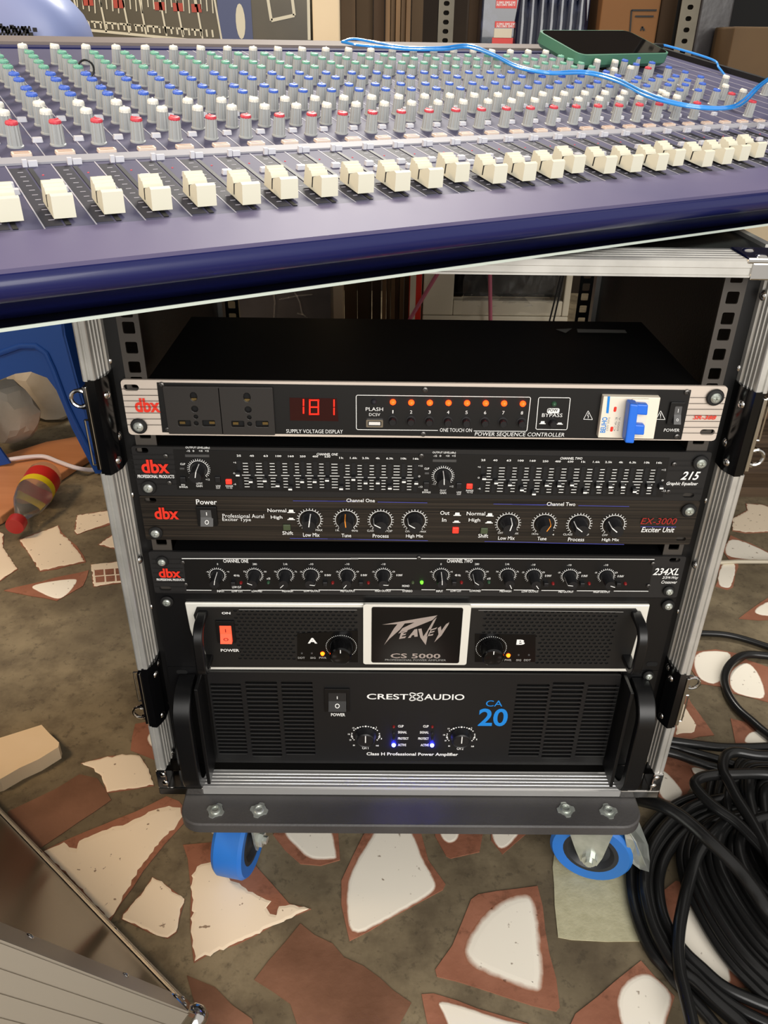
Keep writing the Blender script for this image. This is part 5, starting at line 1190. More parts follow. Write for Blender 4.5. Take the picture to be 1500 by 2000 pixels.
# ------------------------------------------------------------------ phone and cables on the console
ph = thing('smartphone', 'smartphone in green case lying face up on the mixing console', 'smartphone')
zq = .004 + HK
def mp(px, py, h): q = on(px, py, mn, float(mn @ mo) + h); return q
PL, PW = .080, .038
f0, f1 = mp(1128, 111, .0165), mp(1316, 107, .0165)
long_ = f1 - f0; long_ /= np.linalg.norm(long_); fm = (f0 + f1) / 2
side_ = np.cross(mn, long_); best = (9e9, 0)
for th in np.linspace(0, .6, 61):                    # lying tilted, its far edge propped on the rear rail
    q = fm + 2 * PW * (side_ * math.cos(th) + mn * math.sin(th)); qc = CAM_R @ (q - CAM)
    best = min(best, (abs(1000 - F_PX * qc[1] / qc[2] - 62), th))
th = best[1]; wid = side_ * math.cos(th) + mn * math.sin(th); pn = np.cross(long_, wid)
cen = fm + wid * PW
ph.location = tuple(cen); OFF[ph.name] = tuple(cen)
def phone_ring(hl, hwid, r, h): return [cen + long_ * a + wid * c_ + pn * h for a, c_ in rrect(-hl, hl, -hwid, hwid, r, 5)]
B().loft([phone_ring(PL - .003, PW - .003, .01, -.0130), phone_ring(PL, PW, .011, -.009), phone_ring(PL, PW, .011, .0015), phone_ring(PL - .002, PW - .002, .009, .0016)]).obj('phone_case', 'phone_case', ph, smooth=30, label='green phone case')
B().loft([phone_ring(PL - .0025, PW - .0025, .009, .0), phone_ring(PL - .0025, PW - .0025, .009, .0012 + .0008)]).obj('screen', 'phone_glass', ph, label='dark glass screen')
def spl(pts, n=10):
    P_ = [np.array(p, float) for p in pts]; P_ = [2 * P_[0] - P_[1]] + P_ + [2 * P_[-1] - P_[-2]]; out = []
    for i in range(1, len(P_) - 2):
        for t in np.linspace(0, 1, n, endpoint=False):
            a, b_, c, d = P_[i - 1], P_[i], P_[i + 1], P_[i + 2]
            out.append(.5 * ((2 * b_) + (-a + c) * t + (2 * a - 5 * b_ + 4 * c - d) * t * t + (-a + 3 * b_ - 3 * c + d) * t ** 3))
    out.append(P_[-2]); return out
cb = thing('charging_cable', 'thin blue cable looped across the mixing console knobs to the phone', 'cable', tuple(mp(900, 100, .02)))
hk = HK + .003
c1 = [mp(668, 82, .014), mp(690, 76, .016), mp(730, 82, .016), mp(790, 92, hk), mp(860, 93, hk), mp(915, 88, hk), mp(960, 104, hk), mp(1010, 128, hk), mp(1070, 141, hk), mp(1140, 139, hk), mp(1200, 152, hk), mp(1260, 180, hk), mp(1320, 200, hk), mp(1380, 209, hk), mp(1425, 208, hk), mp(1450, 196, hk), mp(1480, 168, hk + .006), mp(1520, 140, hk + .01)]
c2 = [mp(668, 82, .014), mp(700, 88, .016), mp(750, 92, .016), mp(800, 97, hk), mp(870, 97, hk), mp(915, 93, hk), mp(965, 110, hk), mp(1010, 132, hk), mp(1075, 144, hk), mp(1145, 144, hk), mp(1205, 160, hk), mp(1262, 188, hk), mp(1325, 205, hk), mp(1385, 213, hk), mp(1430, 211, hk), mp(1455, 200, hk), mp(1490, 165, hk + .006), mp(1530, 140, hk + .01)]
B().tube(spl(c1, 8), .0013, 8).obj('cable_strand', 'cable_blue', cb, smooth=True); B().tube(spl(c2, 8), .0013, 8).obj('cable_strand', 'cable_blue', cb, smooth=True)
p_ = cen + long_ * (PL - .003) - wid * .006 - pn * .003; pe = p_ + long_ * .028 + wid * .004
B().tube([p_, p_ * .5 + pe * .5, pe], [.0042, .0042, .003], 10).obj('plug', 'rubber', cb, smooth=True, label='black cable plug')
B().tube(spl([pe, pe + long_ * .012, mp(1390, 116, .012), mp(1404, 132, .007), mp(1418, 150, -.0)], 6), .0013, 8).obj('cable_strand', 'cable_blue', cb, smooth=True)
rg = B(); c0 = mp(168, 134, .012)
rg.tube([c0 + mu * .006 * math.cos(t) + mn * .006 * math.sin(t) for t in np.linspace(0, 2 * PI, 20)], .0008, 6)
tag(rg.obj('ring', 'rubber', None, smooth=True), 'small black ring caught among the knobs', 'ring')

# ------------------------------------------------------------------ things behind the console and the rack
def stand(px0, px1, py, y, ztop, depth, name, m, label, cat, zbot=FZ, bevel=0, tilt=0):
    x0 = on_y(px0, py, y)[0]; x1 = on_y(px1, py, y)[0]
    o = thing(name, label, cat, ((x0 + x1) / 2, y + depth / 2, zbot))
    return o, x0, x1
def bgbox(px0, px1, y, ztop, depth, name, part, m, label, cat, zbot=FZ, py=40):
    o, x0, x1 = stand(px0, px1, py, y, ztop, depth, name, m, label, cat, zbot)
    B().box(x0, x1, y, y + depth, zbot, ztop).obj(part, m, o, bevel=.003)
    return o, x0, x1
# printed carton with a picture of a desk on it
YC = 1.0
ct, x0, x1 = bgbox(95, 606, YC, .42, .2, 'printed_carton', 'carton', 'carton_print', 'dark carton printed with a picture of audio gear, behind the console', 'box')
pl_ = B(); rd = B(); bl_ = B()
def cw(px, py): q = on_y(px, py, YC); return np.array([q[0], q[2]])
def cl_(b, p, q, w_): seg(b, cw(*p), cw(*q), w_, YC - .0012)
cl_(pl_, (165, 58), (412, 82), .004)
for i, x in enumerate((150, 200, 245, 278, 318, 350, 388, 425)): cl_(pl_, (x - 10, -25), (x + 8, 60 + i * 2.5), .003)
for i in range(24):
    x = 150 + i * 11.5; cl_(pl_, (x, -8 + (i % 3) * 4), (x + 2, 14 + (i % 4) * 4), .002); cl_(pl_, (x, 40 + i * .8), (x + 2, 52 + i * .9), .003)
for i in range(9): cl_(pl_, (150 + i * 28, 40 + i * 2.2), (172 + i * 28, 42 + i * 2.2), .003)
for x, y in ((172, 3), (232, 8), (312, 12), (348, 14), (384, 16)):
    a = cw(x - 9, y + 8); b_ = cw(x + 9, y - 8); rd.add([(a[0], YC - .0012, a[1]), (b_[0], YC - .0012, a[1]), (b_[0], YC - .0012, b_[1]), (a[0], YC - .0012, b_[1])], [(0, 1, 2, 3)])
a = cw(430, 80); b_ = cw(488, -30); bl_.add([(a[0], YC - .0008, a[1]), (b_[0], YC - .0008, a[1]), (b_[0], YC - .0008, b_[1]), (a[0], YC - .0008, b_[1])], [(0, 1, 2, 3)])
e = cw(470, 42); pl_.add([(e[0] + .008 * math.cos(t) * (1.0), YC - .0014, e[1] + .026 * math.sin(t)) for t in np.linspace(0, 2 * PI, 16, endpoint=False)], [tuple(range(16))])
for p, q in (((522, -10), (530, 40)), ((530, 40), (575, 30)), ((575, 30), (570, -10)), ((602, -20), (604, 78))): cl_(pl_, p, q, .005)
pl_.obj('printed_lines', 'print_line', ct); rd.obj('printed_blocks', 'print_red', ct); bl_.obj('printed_area', 'print_blue', ct)
# lilac plastic bag at far left
YL = .42
lb = thing('plastic_bag', 'pale lilac plastic bag with black zigzag print, behind the console', 'bag', (-.48, YL + .08, GZ1))
p_ = B(); rings = []
lx = on_y(-120, 40, YL)[0]
for px_, py_ in ((168, 110), (168, 70), (160, 48), (148, 26), (132, 8), (112, -12), (80, -26), (30, -34)):
    e = on_y(px_, py_, YL + .06); z = GZ1 if py_ == 110 else e[2]
    hw_ = (e[0] - lx) / 2; cx = (e[0] + lx) / 2
    rings.append([(cx + hw_ * math.copysign(abs(math.cos(t)) ** .7, math.cos(t)), YL + .07 + .07 * math.copysign(abs(math.sin(t)) ** .7, math.sin(t)) * (hw_ / .1) ** .5, z) for t in np.linspace(0, 2 * PI, 24, endpoint=False)])
p_.loft(rings); p_.obj('bag_body', 'lilac', lb, smooth=60)
zz = B(); yb_ = YL - .001
for r in range(2):
    for i in range(9):
        a = on_y(-6 + i * 7 + r * 3, 70 - r * 9, yb_); b_ = on_y(-2 + i * 7 + r * 3, 60 - r * 9, yb_); c = on_y(1 + i * 7 + r * 3, 70 - r * 9, yb_)
        seg(zz, (a[0], a[2]), (b_[0], b_[2]), .0016, yb_); seg(zz, (b_[0], b_[2]), (c[0], c[2]), .0016, yb_)
for i in range(10): a = on_y(0 + i * 7.5, 50 + (i % 3) * 5 + i * .9, yb_); zz.box(a[0] - .002, a[0] + .002, yb_, yb_ + .002, a[2] - .002, a[2] + .002)
zz.obj('zigzag_print', 'black_ink', lb)
o, x0, x1 = bgbox(610, 664, 1.0, .45, .02, 'cream_board', 'board', 'cream_wall', 'tall cream board standing beside the printed carton', 'board')
nb = thing('cardboard_sheets', 'flattened brown cardboard standing right of the cream board', 'cardboard', (on_y(700, 40, 1.03)[0], 1.08, FZ))
for i, (a, b_, y, m) in enumerate(((666, 694, 1.02, 'card'), (696, 728, 1.05, 'card'), (730, 750, 1.03, 'card_dark'))):
    B().box(on_y(a, 40, y)[0], on_y(b_, 40, y)[0], y, y + .05, FZ, .43 - i * .01).obj('sheet', m, nb)
tn = thing('timber_bundle', 'bundle of upright timber battens behind the console, left of the slotted post', 'timber', (on_y(780, 40, 1.02)[0], 1.05, FZ))
for i in range(5):
    a = 753 + i * 10; y = 1.0 + (i % 2) * .012
    B().box(on_y(a, 40, y)[0], on_y(a + 9, 40, y)[0], y, y + .05, FZ, .42 + (i % 3) * .01).obj('batten', 'wood', tn, bevel=.001)
B().box(on_y(804, 40, 1.02)[0], on_y(826, 40, 1.02)[0], 1.02, 1.1, FZ, .42).obj('batten', 'card', tn)
def angle_post(px0, px1, y, label, edge=False):
    x0 = on_y(px0, 40, y)[0]; x1 = on_y(px1, 40, y)[0]; xm = (x0 + x1) / 2
    o = thing('slotted_post', label, 'post', (xm, y, FZ), 'slotted shelf posts')
    plate('post_face', [(x0, FZ), (x1, FZ), (x1, .6), (x0, .6)], [slotpoly(xm, z, .005, .0035) for z in np.arange(-.3, .58, .0135 if not edge else .016)], y, y + .002, 'post', o)
    B().box(x1 - .002, x1, y + .002, y + .035, FZ, .6).obj('post_flange', 'cream_metal' if edge else 'post', o)
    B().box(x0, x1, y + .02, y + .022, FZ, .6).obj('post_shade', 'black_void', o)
angle_post(856, 886, 1.0, 'grey slotted steel post in the middle background')
angle_post(1326, 1362, .95, 'grey slotted steel post with pale edge, behind the phone', True)
o, _, _ = bgbox(915, 936, 1.08, .45, .04, 'red_brown_batten', 'batten', 'card_dark', 'dark red brown upright batten left of the shrink-wrapped pack', 'timber')
pk, x0, x1 = bgbox(940, 1150, 1.02, .43, .2, 'shrink_wrapped_pack', 'wrapped_body', 'pack_blue', 'shrink wrapped blue pack with red labels behind the console', 'pack', zbot=.02)
for (a, b_, c, d, m) in ((968, -2, 1010, 16, 'label_red'), (966, 42, 1008, 54, 'label_red'), (964, 56, 1000, 74, 'cream_metal'), (960, 74, 1002, 92, 'label_red')):
    q0, q1 = on_y(a, d, 1.02), on_y(c, b_, 1.02); B().box(q0[0], q1[0], 1.0185, 1.0205, q0[2], q1[2]).obj('label', m, pk)
wt = B()
for (y0_, s) in ((7, 'HENKEN'), (49, 'HENKEN')):
    for i in range(6):
        q = on_y(972 + i * 6.2, y0_, 1.018); h_ = .0035
        for p1_, p2_ in (((-.001, -h_), (-.001, h_)), ((-.001, 0), (.0022, h_ * (1 if i % 2 else -1))), ((.0022, -h_), (.0022, h_))): seg(wt, (q[0] + p1_[0], q[2] + p1_[1]), (q[0] + p2_[0], q[2] + p2_[1]), .0009, 1.018)
wt.obj('label_print', 'white_ink', pk)
for i in range(7):
    q = on_y(1020 + i * 19, 30, 1.02); B().lathe((q[0], 1.02, .02), (0, 0, 1), [(.012, 0), (.0125, .25), (.006, .3), (.006, .41)], 12).obj('bottle', 'pack_blue', pk, smooth=True)
sh = B().box(on_y(890, 0, 1)[0], on_y(1330, 0, 1)[0] + .5, .985, 1.3, -.0, .02).box(on_y(1400, 0, 1)[0], on_y(1330, 0, 1)[0] + .5, .88, .985, .0, .02); tag(sh.obj('shelf_board', 'card_dark'), 'dark shelf board carrying the shrink wrapped pack and tan box', 'shelf')
tb2, x0, x1 = bgbox(1172, 1286, 1.0, .42, .2, 'tan_carton', 'carton', 'card_tan', 'tan cardboard box with black printed frame, behind the phone', 'box', zbot=.02)
bp2 = B()
def tw(px, py): q = on_y(px, py, 1.0); return (q[0], q[2])
for p, q in (((1233, 20), (1282, 20)), ((1233, 20), (1230, 62)), ((1240, 32), (1276, 32)), ((1254, 52), (1251, 60)), ((1254, 52), (1258, 60))): seg(bp2, tw(*p), tw(*q), .0026, .998)
bp2.obj('printed_lines', 'black_ink', tb2)
bgbox(1287, 1325, 1.03, .44, .1, 'dark_carton', 'carton', 'card_dark', 'narrow dark brown box left of the pale-edged post', 'box', zbot=.02)
gw, _, _ = bgbox(1364, 1428, 1.0, .44, .15, 'wrapped_roll', 'roll', 'grey_wrap', 'grey plastic wrapped roll right of the pale-edged post', 'roll')
bgbox(1425, 1640, 1.2, .55, .09, 'black_speaker_box', 'cabinet', 'black_void', 'black box at upper right corner', 'box', zbot=.02)
bgbox(1438, 1600, .9, on_y(1470, 52, .9)[2], .09, 'brown_carton', 'carton', 'card', 'brown cardboard box at the right end of the console', 'box', zbot=.02)
# cream metal cabinet wrapped in film, seen through the open back of the rack
YM = .85
cmx0, cmx1 = on_y(826, 600, YM)[0], on_y(1112, 600, YM)[0]; zl = on_y(1000, 618, YM)[2]
cm = thing('cream_cabinet', 'cream metal cabinet under clear film, seen through the open rack', 'cabinet', ((cmx0 + cmx1) / 2, YM + .15, FZ))
B().box(cmx0, cmx1, YM, YM + .13, FZ, zl).box(cmx0, cmx0 + .055, YM + .001, YM + .13, zl + .0005, -.004).box(cmx0 + .0555, cmx1 - .0125, YM + .002, YM + .012, zl + .0005, zl + .028).box(cmx1 - .012, cmx1, YM + .001, YM + .13, zl + .0005, -.004).obj('cabinet_body', 'cream_metal', cm, bevel=.002)
B().box(cmx0 + .055, cmx1 - .012, YM + .03, YM + .034, zl + .028, -.004).obj('dark_window', 'black_gloss', cm)
wr = B(); nx = 13; nz = 6
for i in range(nx + 1):
    for j in range(nz + 1): wr.v.append((cmx0 + .07 + (cmx1 - cmx0 - .09) * i / nx, YM - .012 + random.uniform(-.014, .012), zl + .004 + .12 * j / nz + random.uniform(-.006, .006)))
for i in range(nx):
    for j in range(nz): a = i * (nz + 1) + j; wr.f.append((a, a + 1, a + nz + 2, a + nz + 1))
wr.obj('film', 'wrap', cm)
sg_ = B()
for p, q in (((856, 532), (798, 628)), ((957, 535), (958, 632))): a = on_y(*p, YM - .03); b_ = on_y(*q, YM - .03); sg_.tube([a + (a - b_) * .8, a, b_, b_ + (b_ - a) * 1.5], .0035, 8)
sg_.obj('pink_string', 'pink', cm, label='pink string tied round it')
wr_ = B()
for p, q in (((1093, 548), (1072, 632)), ((1099, 548), (1080, 632))): a = on_y(*p, YM - .04); b_ = on_y(*q, YM - .04); wr_.tube([a + (a - b_), a, b_, b_ + (b_ - a) * 1.2], .0016, 6)
wr_.obj('wire', 'rubber', cm, label='thin black wires hanging in front')
rp = thing('red_packet', 'red and white packet beside the cream cabinet, seen through the rack', 'packet', (on_y(812, 600, .852)[0], .875, FZ))
B().box(on_y(800, 600, .852)[0], on_y(822, 600, .852)[0], .852, .90, FZ, -.004).obj('packet_body', 'label_red', rp); B().box(on_y(800, 600, .85)[0], on_y(811, 600, .85)[0], .848, .8515, -.28, -.006).obj('white_panel', 'cream_metal', rp)
dk = thing('film_wrapped_carton', 'dark carton under creased clear film, seen through left of the open rack', 'box', (on_y(560, 600, .9)[0], .93, FZ))
B().box(on_y(468, 600, .88)[0], on_y(646, 600, .88)[0], .88, .97, FZ, .01).obj('carton', 'grey_wrap', dk); 
sk = B()
for p, q in (((532, 560), (535, 620)), ((575, 570), (590, 615)), ((545, 585), (610, 575)), ((580, 612), (600, 622))):
    a = on_y(*p, .878); b_ = on_y(*q, .878); sk.tube([a, (a + b_) / 2 + np.array([.003, 0, .002]), b_], .0015, 6)
sk.obj('film_crease', 'wrap', dk)

# ------------------------------------------------------------------ blue stool and clutter on the left
YS = .95
stl = thing('plastic_stool', 'blue plastic stool left of the rack case, half under the glass', 'stool', (-.78, 1.08, FZ))
def leanpt(px, py): return on(px, py, (0, 1, -.12), YS - .12 * FZ)                     # front face leans back a little towards the top
outer_ = [(-140, 560), (118, 560), (126, 655), (150, 745), (178, 840), (213, 925), (186, 925), (172, 898), (140, 836), (122, 790), (110, 762), (92, 738), (60, 726), (30, 730), (0, 742), (-30, 765), (-35, 800), (-5, 870), (20, 905), (-10, 912), (-60, 870), (-140, 700)]
fpts = [leanpt(x, y) for x, y in outer_]
nrm = np.array([0, 1, -.12]); nrm = nrm / np.linalg.norm(nrm)
tr_ = tris([np.array([p[0], p[2]]) for p in fpts]); n = len(fpts)
b = B(); b.v = [tuple(p) for p in fpts] + [tuple(p + nrm * .006) for p in fpts]; b.f = list(tr_) + [tuple(i + n for i in t[::-1]) for t in tr_] + [(i, (i + 1) % n, n + (i + 1) % n, n + i) for i in range(n)]
b.obj('front_leg_frame', 'stool', stl, label='arched front legs')
rim = [(-60, 700), (0, 690), (40, 676), (70, 676), (90, 690), (104, 720), (130, 790), (165, 862), (192, 915)]
B().tube([leanpt(x, y) - nrm * .002 for x, y in rim], .006, 8, .8).obj('raised_rim', 'stool', stl, smooth=True)
e0 = [leanpt(120, 600), leanpt(128, 655), leanpt(152, 745), leanpt(180, 840), leanpt(214, 925)]
sd = np.array([.07, .26, 0])
b = B(); top = [p + np.array([.02, .26, 0]) for p in e0[:3]]
pts = [e0[0], e0[1], e0[2], e0[3], e0[4], e0[4] + np.array([.02, .035, 0]), e0[3] + np.array([.012, .05, 0]), e0[2] + np.array([.01, .09, 0]), e0[2] + np.array([.0, .2, .0]), e0[3] + np.array([0, .25, 0]), e0[4] + np.array([.02, .27, 0]), e0[4] + np.array([.03, .30, 0]), e0[0] + np.array([-.0, .28, 0])]
tr_ = tris([np.array([p[1], p[2]]) for p in pts]); n = len(pts); ex = np.array([-.006, 0, 0])
b.v = [tuple(p) for p in pts] + [tuple(p + ex) for p in pts]; b.f = list(tr_) + [tuple(i + n for i in t[::-1]) for t in tr_] + [(i, (i + 1) % n, n + (i + 1) % n, n + i) for i in range(n)]
b.obj('side_leg_frame', 'stool', stl)
sz = leanpt(60, 560)[2]
B().loft([[(x, y, sz - .004) for x, y in rrect(leanpt(-140, 560)[0], leanpt(118, 560)[0], YS + .04, YS + .34, .03, 4)], [(x, y, sz + .006) for x, y in rrect(leanpt(-140, 560)[0], leanpt(118, 560)[0], YS + .04, YS + .34, .03, 4)]]).obj('seat', 'stool', stl)
def lump(c, rx, ry, rz, seed, name, label, m='bag'):
    rn = random.Random(seed); bm = bmesh.new(); bmesh.ops.create_icosphere(bm, subdivisions=3, radius=1)
    dirs = [Vector((rn.gauss(0, 1), rn.gauss(0, 1), rn.gauss(0, 1))).normalized() for _ in range(16)]; of = [rn.uniform(.72, 1.0) for _ in dirs]
    for v in bm.verts:
        k = min([o_ / max(v.co.dot(d), 1e-3) for d, o_ in zip(dirs, of) if v.co.dot(d) > .3] + [1.05]); v.co *= min(k, 1.05)
        v.co = Vector((v.co.x * rx, v.co.y * ry, max(v.co.z, -.85) * rz))
    me = bpy.data.meshes.new(name); bm.to_mesh(me); bm.free(); me.materials.append(M[m])
    me.polygons.foreach_set('use_smooth', [True] * len(me.polygons)); me.set_sharp_from_angle(angle=math.radians(18))
    o = bpy.data.objects.new(name, me); COL.objects.link(o); o.location = c; tag(o, label, 'bag'); return o
q_ = on_y(95, 785, 1.27); lump((q_[0], 1.27, FZ + .85 * .105), .085, .07, .105, 3, 'rubble_bag', 'larger dusty white bag under the blue stool')
q_ = on_y(36, 855, 1.08); lump((q_[0], 1.08, FZ + .019 + .85 * .088), .062, .05, .088, 8, 'rubble_bag', 'smaller pale crumpled bag in front of the bigger one under the stool')
q = [on_z(x, y, FZ + .018) for x, y in ((-160, 1080), (2, 1008), (80, 950), (205, 868), (160, 850), (90, 862), (-160, 940))]
pk_ = B().prism([(p[0], p[1], FZ) for p in q], (0, 0, .018)); tag(pk_.obj('wooden_board', 'wood_orange', None, bevel=.003), 'orange brown wooden board lying on floor under the stool', 'board')
c = [on_z(-40, 905, FZ + .03), on_z(20, 897, FZ + .03), on_z(60, 892, FZ + .028), on_z(88, 892, FZ + .026), on_z(115, 902, FZ + .0245), on_z(150, 914, FZ + .0235), on_z(185, 918, FZ + .006), on_z(230, 915, FZ + .006)]
tag(B().tube(spl(c, 6), .0048, 8).obj('white_cable', 'cable_white', None, smooth=True), 'white cable running across the floor past the stool leg', 'cable')
# bottle
bo = thing('plastic_bottle', 'empty clear plastic bottle with red and yellow label lying on floor', 'bottle')
nk = on_z(33, 1036, FZ + .02); bs = on_z(93, 935, FZ + .035); ax = bs - nk; ln_ = np.linalg.norm(ax); ax /= ln_
bo.location = tuple((nk + bs) / 2); OFF[bo.name] = tuple(bo.location)
rb = .034
ctr = nk; up_ = np.array([0, 0, 1.])
B().lathe(ctr + up_ * .012, ax, [(.011, .012), (.0125, .03), (.02, .05), (.030, .075), (rb, .1), (rb, ln_ - .012), (rb * .85, ln_), (rb * .4, ln_ - .004)], 28).obj('bottle_body', 'bottle', bo, smooth=40)
B().lathe(ctr + up_ * .012, ax, [(rb + .0006, ln_ * .60), (rb + .0006, ln_ * .70)], 28, False).obj('yellow_band', 'label_yellow', bo, smooth=40)
B().lathe(ctr + up_ * .012, ax, [(rb + .0004, ln_ * .70), (rb + .0004, ln_ * .88)], 28, False).obj('red_label', 'label_red', bo, smooth=40)
B().lathe(ctr + up_ * .012, ax, [(.006, -.006), (.0165, -.006), (.0175, -.003), (.0175, .014)], 20).obj('bottle_cap', 'cap_dark_red', bo, smooth=35)
# timber stack at right, behind the case
ts = thing('timber_stack', 'low stack of dusty brown timber planks on floor, right of the rack case', 'timber', (1.15, 1.25, FZ))
for i, (y0_, h_, dd) in enumerate(((.885, .022, .2), (.95, .05, .18), (1.02, .082, .18), (1.1, .116, .2), (1.2, .15, .25), (1.32, .185, .3))):
    B().box(.62 + .02 * i, 2.0, y0_, y0_ + dd, FZ + (h_ - .032), FZ + h_).obj('plank', 'timber_flat', ts, bevel=.002)
cpn = thing('standing_board', 'cream board standing at right edge behind the timber planks', 'board', (1.3, 1.87, FZ))
B().box(.8, 2.0, 1.85, 1.88, FZ + .0, FZ + .58).obj('board', 'cream_wall', cpn)
c = [on_z(1380, 1100, FZ + .004), on_z(1440, 1097, FZ + .004), on_z(1520, 1097, FZ + .004), on_z(1600, 1100, FZ + .004)]
tag(B().tube(c, .004, 6).obj('thin_lath', 'cream_metal', None), 'thin pale lath on floor at right of the rack case', 'lath')

# ------------------------------------------------------------------ heap of black cable on the right
def coil_back(pts, k=0.0):                            # carries a loop round outside the view and back to where it began
    x0, y0 = pts[0][:2]; x1, y1 = pts[-1][:2]
    if x1 < 1440: back = [(1500, 2075 + k), (1620, 2060 + k), (1720, 1960), (1730 + k, 1800), (1660, 1660 - k), (1560, 1585 - k)]
    else: back = [(x1 + 80, min(y1 + 8, 2040)), (1680 + k, 1900), (1690 + k, 1760), (1630, 1650 - k), (1550, 1590 - k)]
    return list(pts) + [b_ + ((pts[-1][2],) if len(pts[0]) > 2 else ()) for b_ in back] + [pts[0]]
def strand(par, pts, r, z0, z1=None, name='cable_loop'):
    n_ = len(pts); W = []
    for i, p in enumerate(pts):
        z = p[2] if len(p) > 2 else (z0 if z1 is None else z0 + (z1 - z0) * i / (n_ - 1))
        W.append(on_z(p[0], p[1], FZ + z))
    return B().tube(spl(W, 7), r, 10).obj(name, 'cable_black', par, smooth=60)
h1 = thing('cable_coil', 'thick coil of black cable heaped beside the right caster', 'cable', tuple(on_z(1380, 1760, FZ)))
A_ = [(1420, 1545), (1345, 1560), (1292, 1590), (1257, 1630), (1236, 1672), (1231, 1710), (1234, 1750), (1244, 1794), (1260, 1836), (1278, 1868), (1300, 1892), (1320, 1918), (1352, 1952), (1380, 1982), (1415, 2020)]
B_ = [(1430, 1556), (1355, 1572), (1305, 1604), (1272, 1645), (1254, 1690), (1250, 1730), (1256, 1770), (1268, 1812), (1286, 1850), (1312, 1890), (1350, 1918), (1390, 1956), (1432, 1992), (1470, 2025)]
C_ = [(1440, 1570), (1370, 1585), (1320, 1618), (1285, 1660), (1271, 1700), (1270, 1750), (1282, 1802), (1302, 1842), (1322, 1868), (1354, 1897), (1382, 1926), (1422, 1958), (1465, 1984), (1530, 2010)]
D_ = [(1450, 1580), (1380, 1597), (1332, 1630), (1302, 1670), (1288, 1710), (1288, 1750), (1297, 1792), (1316, 1830), (1340, 1862), (1370, 1890), (1410, 1925), (1460, 1950), (1530, 1975)]
strand(h1, coil_back(A_), .0062, .0065); strand(h1, coil_back(B_, 12), .0062, .0068); strand(h1, coil_back(C_, 24), .0062, .0072); strand(h1, coil_back(D_, 36), .0062, .011)
strand(h1, coil_back([(x + 8, y - 2) for x, y in B_], 6), .0062, .0175)
strand(h1, [(1420, 1600, .03), (1382, 1640, .035), (1362, 1672, .03), (1352, 1702, .026), (1342, 1736), (1334, 1770), (1327, 1810), (1324, 1850), (1328, 1900), (1338, 1940), (1352, 2000), (1362, 2050)], .0068, .024)
E_ = [(1440, 1590), (1375, 1605), (1344, 1630), (1331, 1670), (1335, 1710), (1348, 1746), (1367, 1786), (1392, 1830), (1420, 1870), (1460, 1914), (1510, 1955)]
for i in range(9):
    o_ = i * 13.5; strand(h1, coil_back([(x + o_ * (1.0 + .15 * (j / 10)), y - o_ * .55 * (j / 10)) for j, (x, y) in enumerate(E_)], i * 8), .0062, .010 + .006 * (i % 3) + .0015 * i)
strand(h1, [(1225, 1556, .03), (1250, 1562, .05), (1286, 1571, .066), (1322, 1589, .07), (1354, 1613, .07), (1382, 1639, .07), (1412, 1667, .068), (1442, 1698, .064), (1472, 1736, .06), (1515, 1795, .05), (1600, 1840, .03), (1700, 1830, .012), (1800, 1760, .008), (1950, 1720, .008)], .0078, 0)
h2 = thing('cable_coil', 'second tangle of black cable farther back at the right edge', 'cable', tuple(on_z(1450, 1560, FZ)))
strand(h2, [(1420, 1512), (1390, 1514), (1366, 1520), (1357, 1532), (1371, 1553), (1400, 1579), (1440, 1607), (1480, 1647), (1530, 1700), (1600, 1720), (1660, 1660), (1650, 1580), (1580, 1530), (1500, 1512), (1420, 1512)], .0066, .045, .05)
strand(h2, [(1530, 1476), (1480, 1475), (1440, 1469), (1420, 1474), (1412, 1490), (1414, 1510), (1424, 1528), (1440, 1560), (1466, 1601), (1494, 1652), (1530, 1720), (1610, 1740), (1680, 1670), (1670, 1570), (1600, 1500), (1530, 1476)], .0066, .05, .052)
for i in range(8):
    o_ = i * 13
    strand(h2, [(1540, 1486 + i * 9), (1490 + o_ * .3, 1482 + i * 8), (1448 + o_ * .5, 1488 + i * 8), (1440 + o_ * .6, 1520 + i * 10), (1455 + o_ * .5, 1570 + i * 10), (1480 + o_ * .3, 1625 + i * 9), (1530, 1690 + i * 9), (1610, 1720 + i * 6), (1690, 1660), (1700, 1560), (1630, 1500 + i * 4), (1540, 1486 + i * 9)], .0064, .012 + .006 * (i % 4))
for i in range(7):
    o_ = i * 17
    strand(h2, [(1390 + o_, 1520 + (i % 3) * 6), (1384 + o_, 1560), (1390 + o_, 1600), (1408 + o_, 1650), (1430 + o_, 1700), (1470 + o_, 1750), (1560 + o_ * .6, 1790), (1650, 1740), (1660, 1630), (1590, 1550), (1500, 1515), (1390 + o_, 1520 + (i % 3) * 6)], .0064, .008 + .005 * (i % 3))
h3 = thing('black_cable', 'bunch of black cables running behind the rack case foot', 'cable', tuple(on_z(1400, 1460, FZ)))
strand(h3, [(1240, 1440), (1314, 1448), (1360, 1454), (1420, 1460), (1500, 1459), (1560, 1455)], .0062, .014); strand(h3, [(1240, 1446), (1312, 1458), (1340, 1466), (1380, 1477), (1412, 1486), (1450, 1500)], .0058, .008)
strand(h3, [(1240, 1455), (1314, 1472), (1350, 1484), (1380, 1494), (1410, 1503), (1440, 1520)], .0058, .012)
h4 = thing('black_cable', 'single black cable making one open loop on floor at right edge', 'cable', tuple(on_z(1450, 1340, FZ)))
strand(h4, [(1300, 1242), (1330, 1238), (1378, 1237), (1430, 1242), (1500, 1263), (1570, 1290), (1640, 1330), (1700, 1400), (1740, 1480)], .0052, .0055); strand(h4, [(1660, 1330), (1560, 1290), (1500, 1281), (1456, 1279), (1428, 1295), (1415, 1321), (1420, 1351), (1440, 1383), (1469, 1409), (1500, 1435), (1560, 1475), (1640, 1520), (1720, 1560)], .0062, .0065)

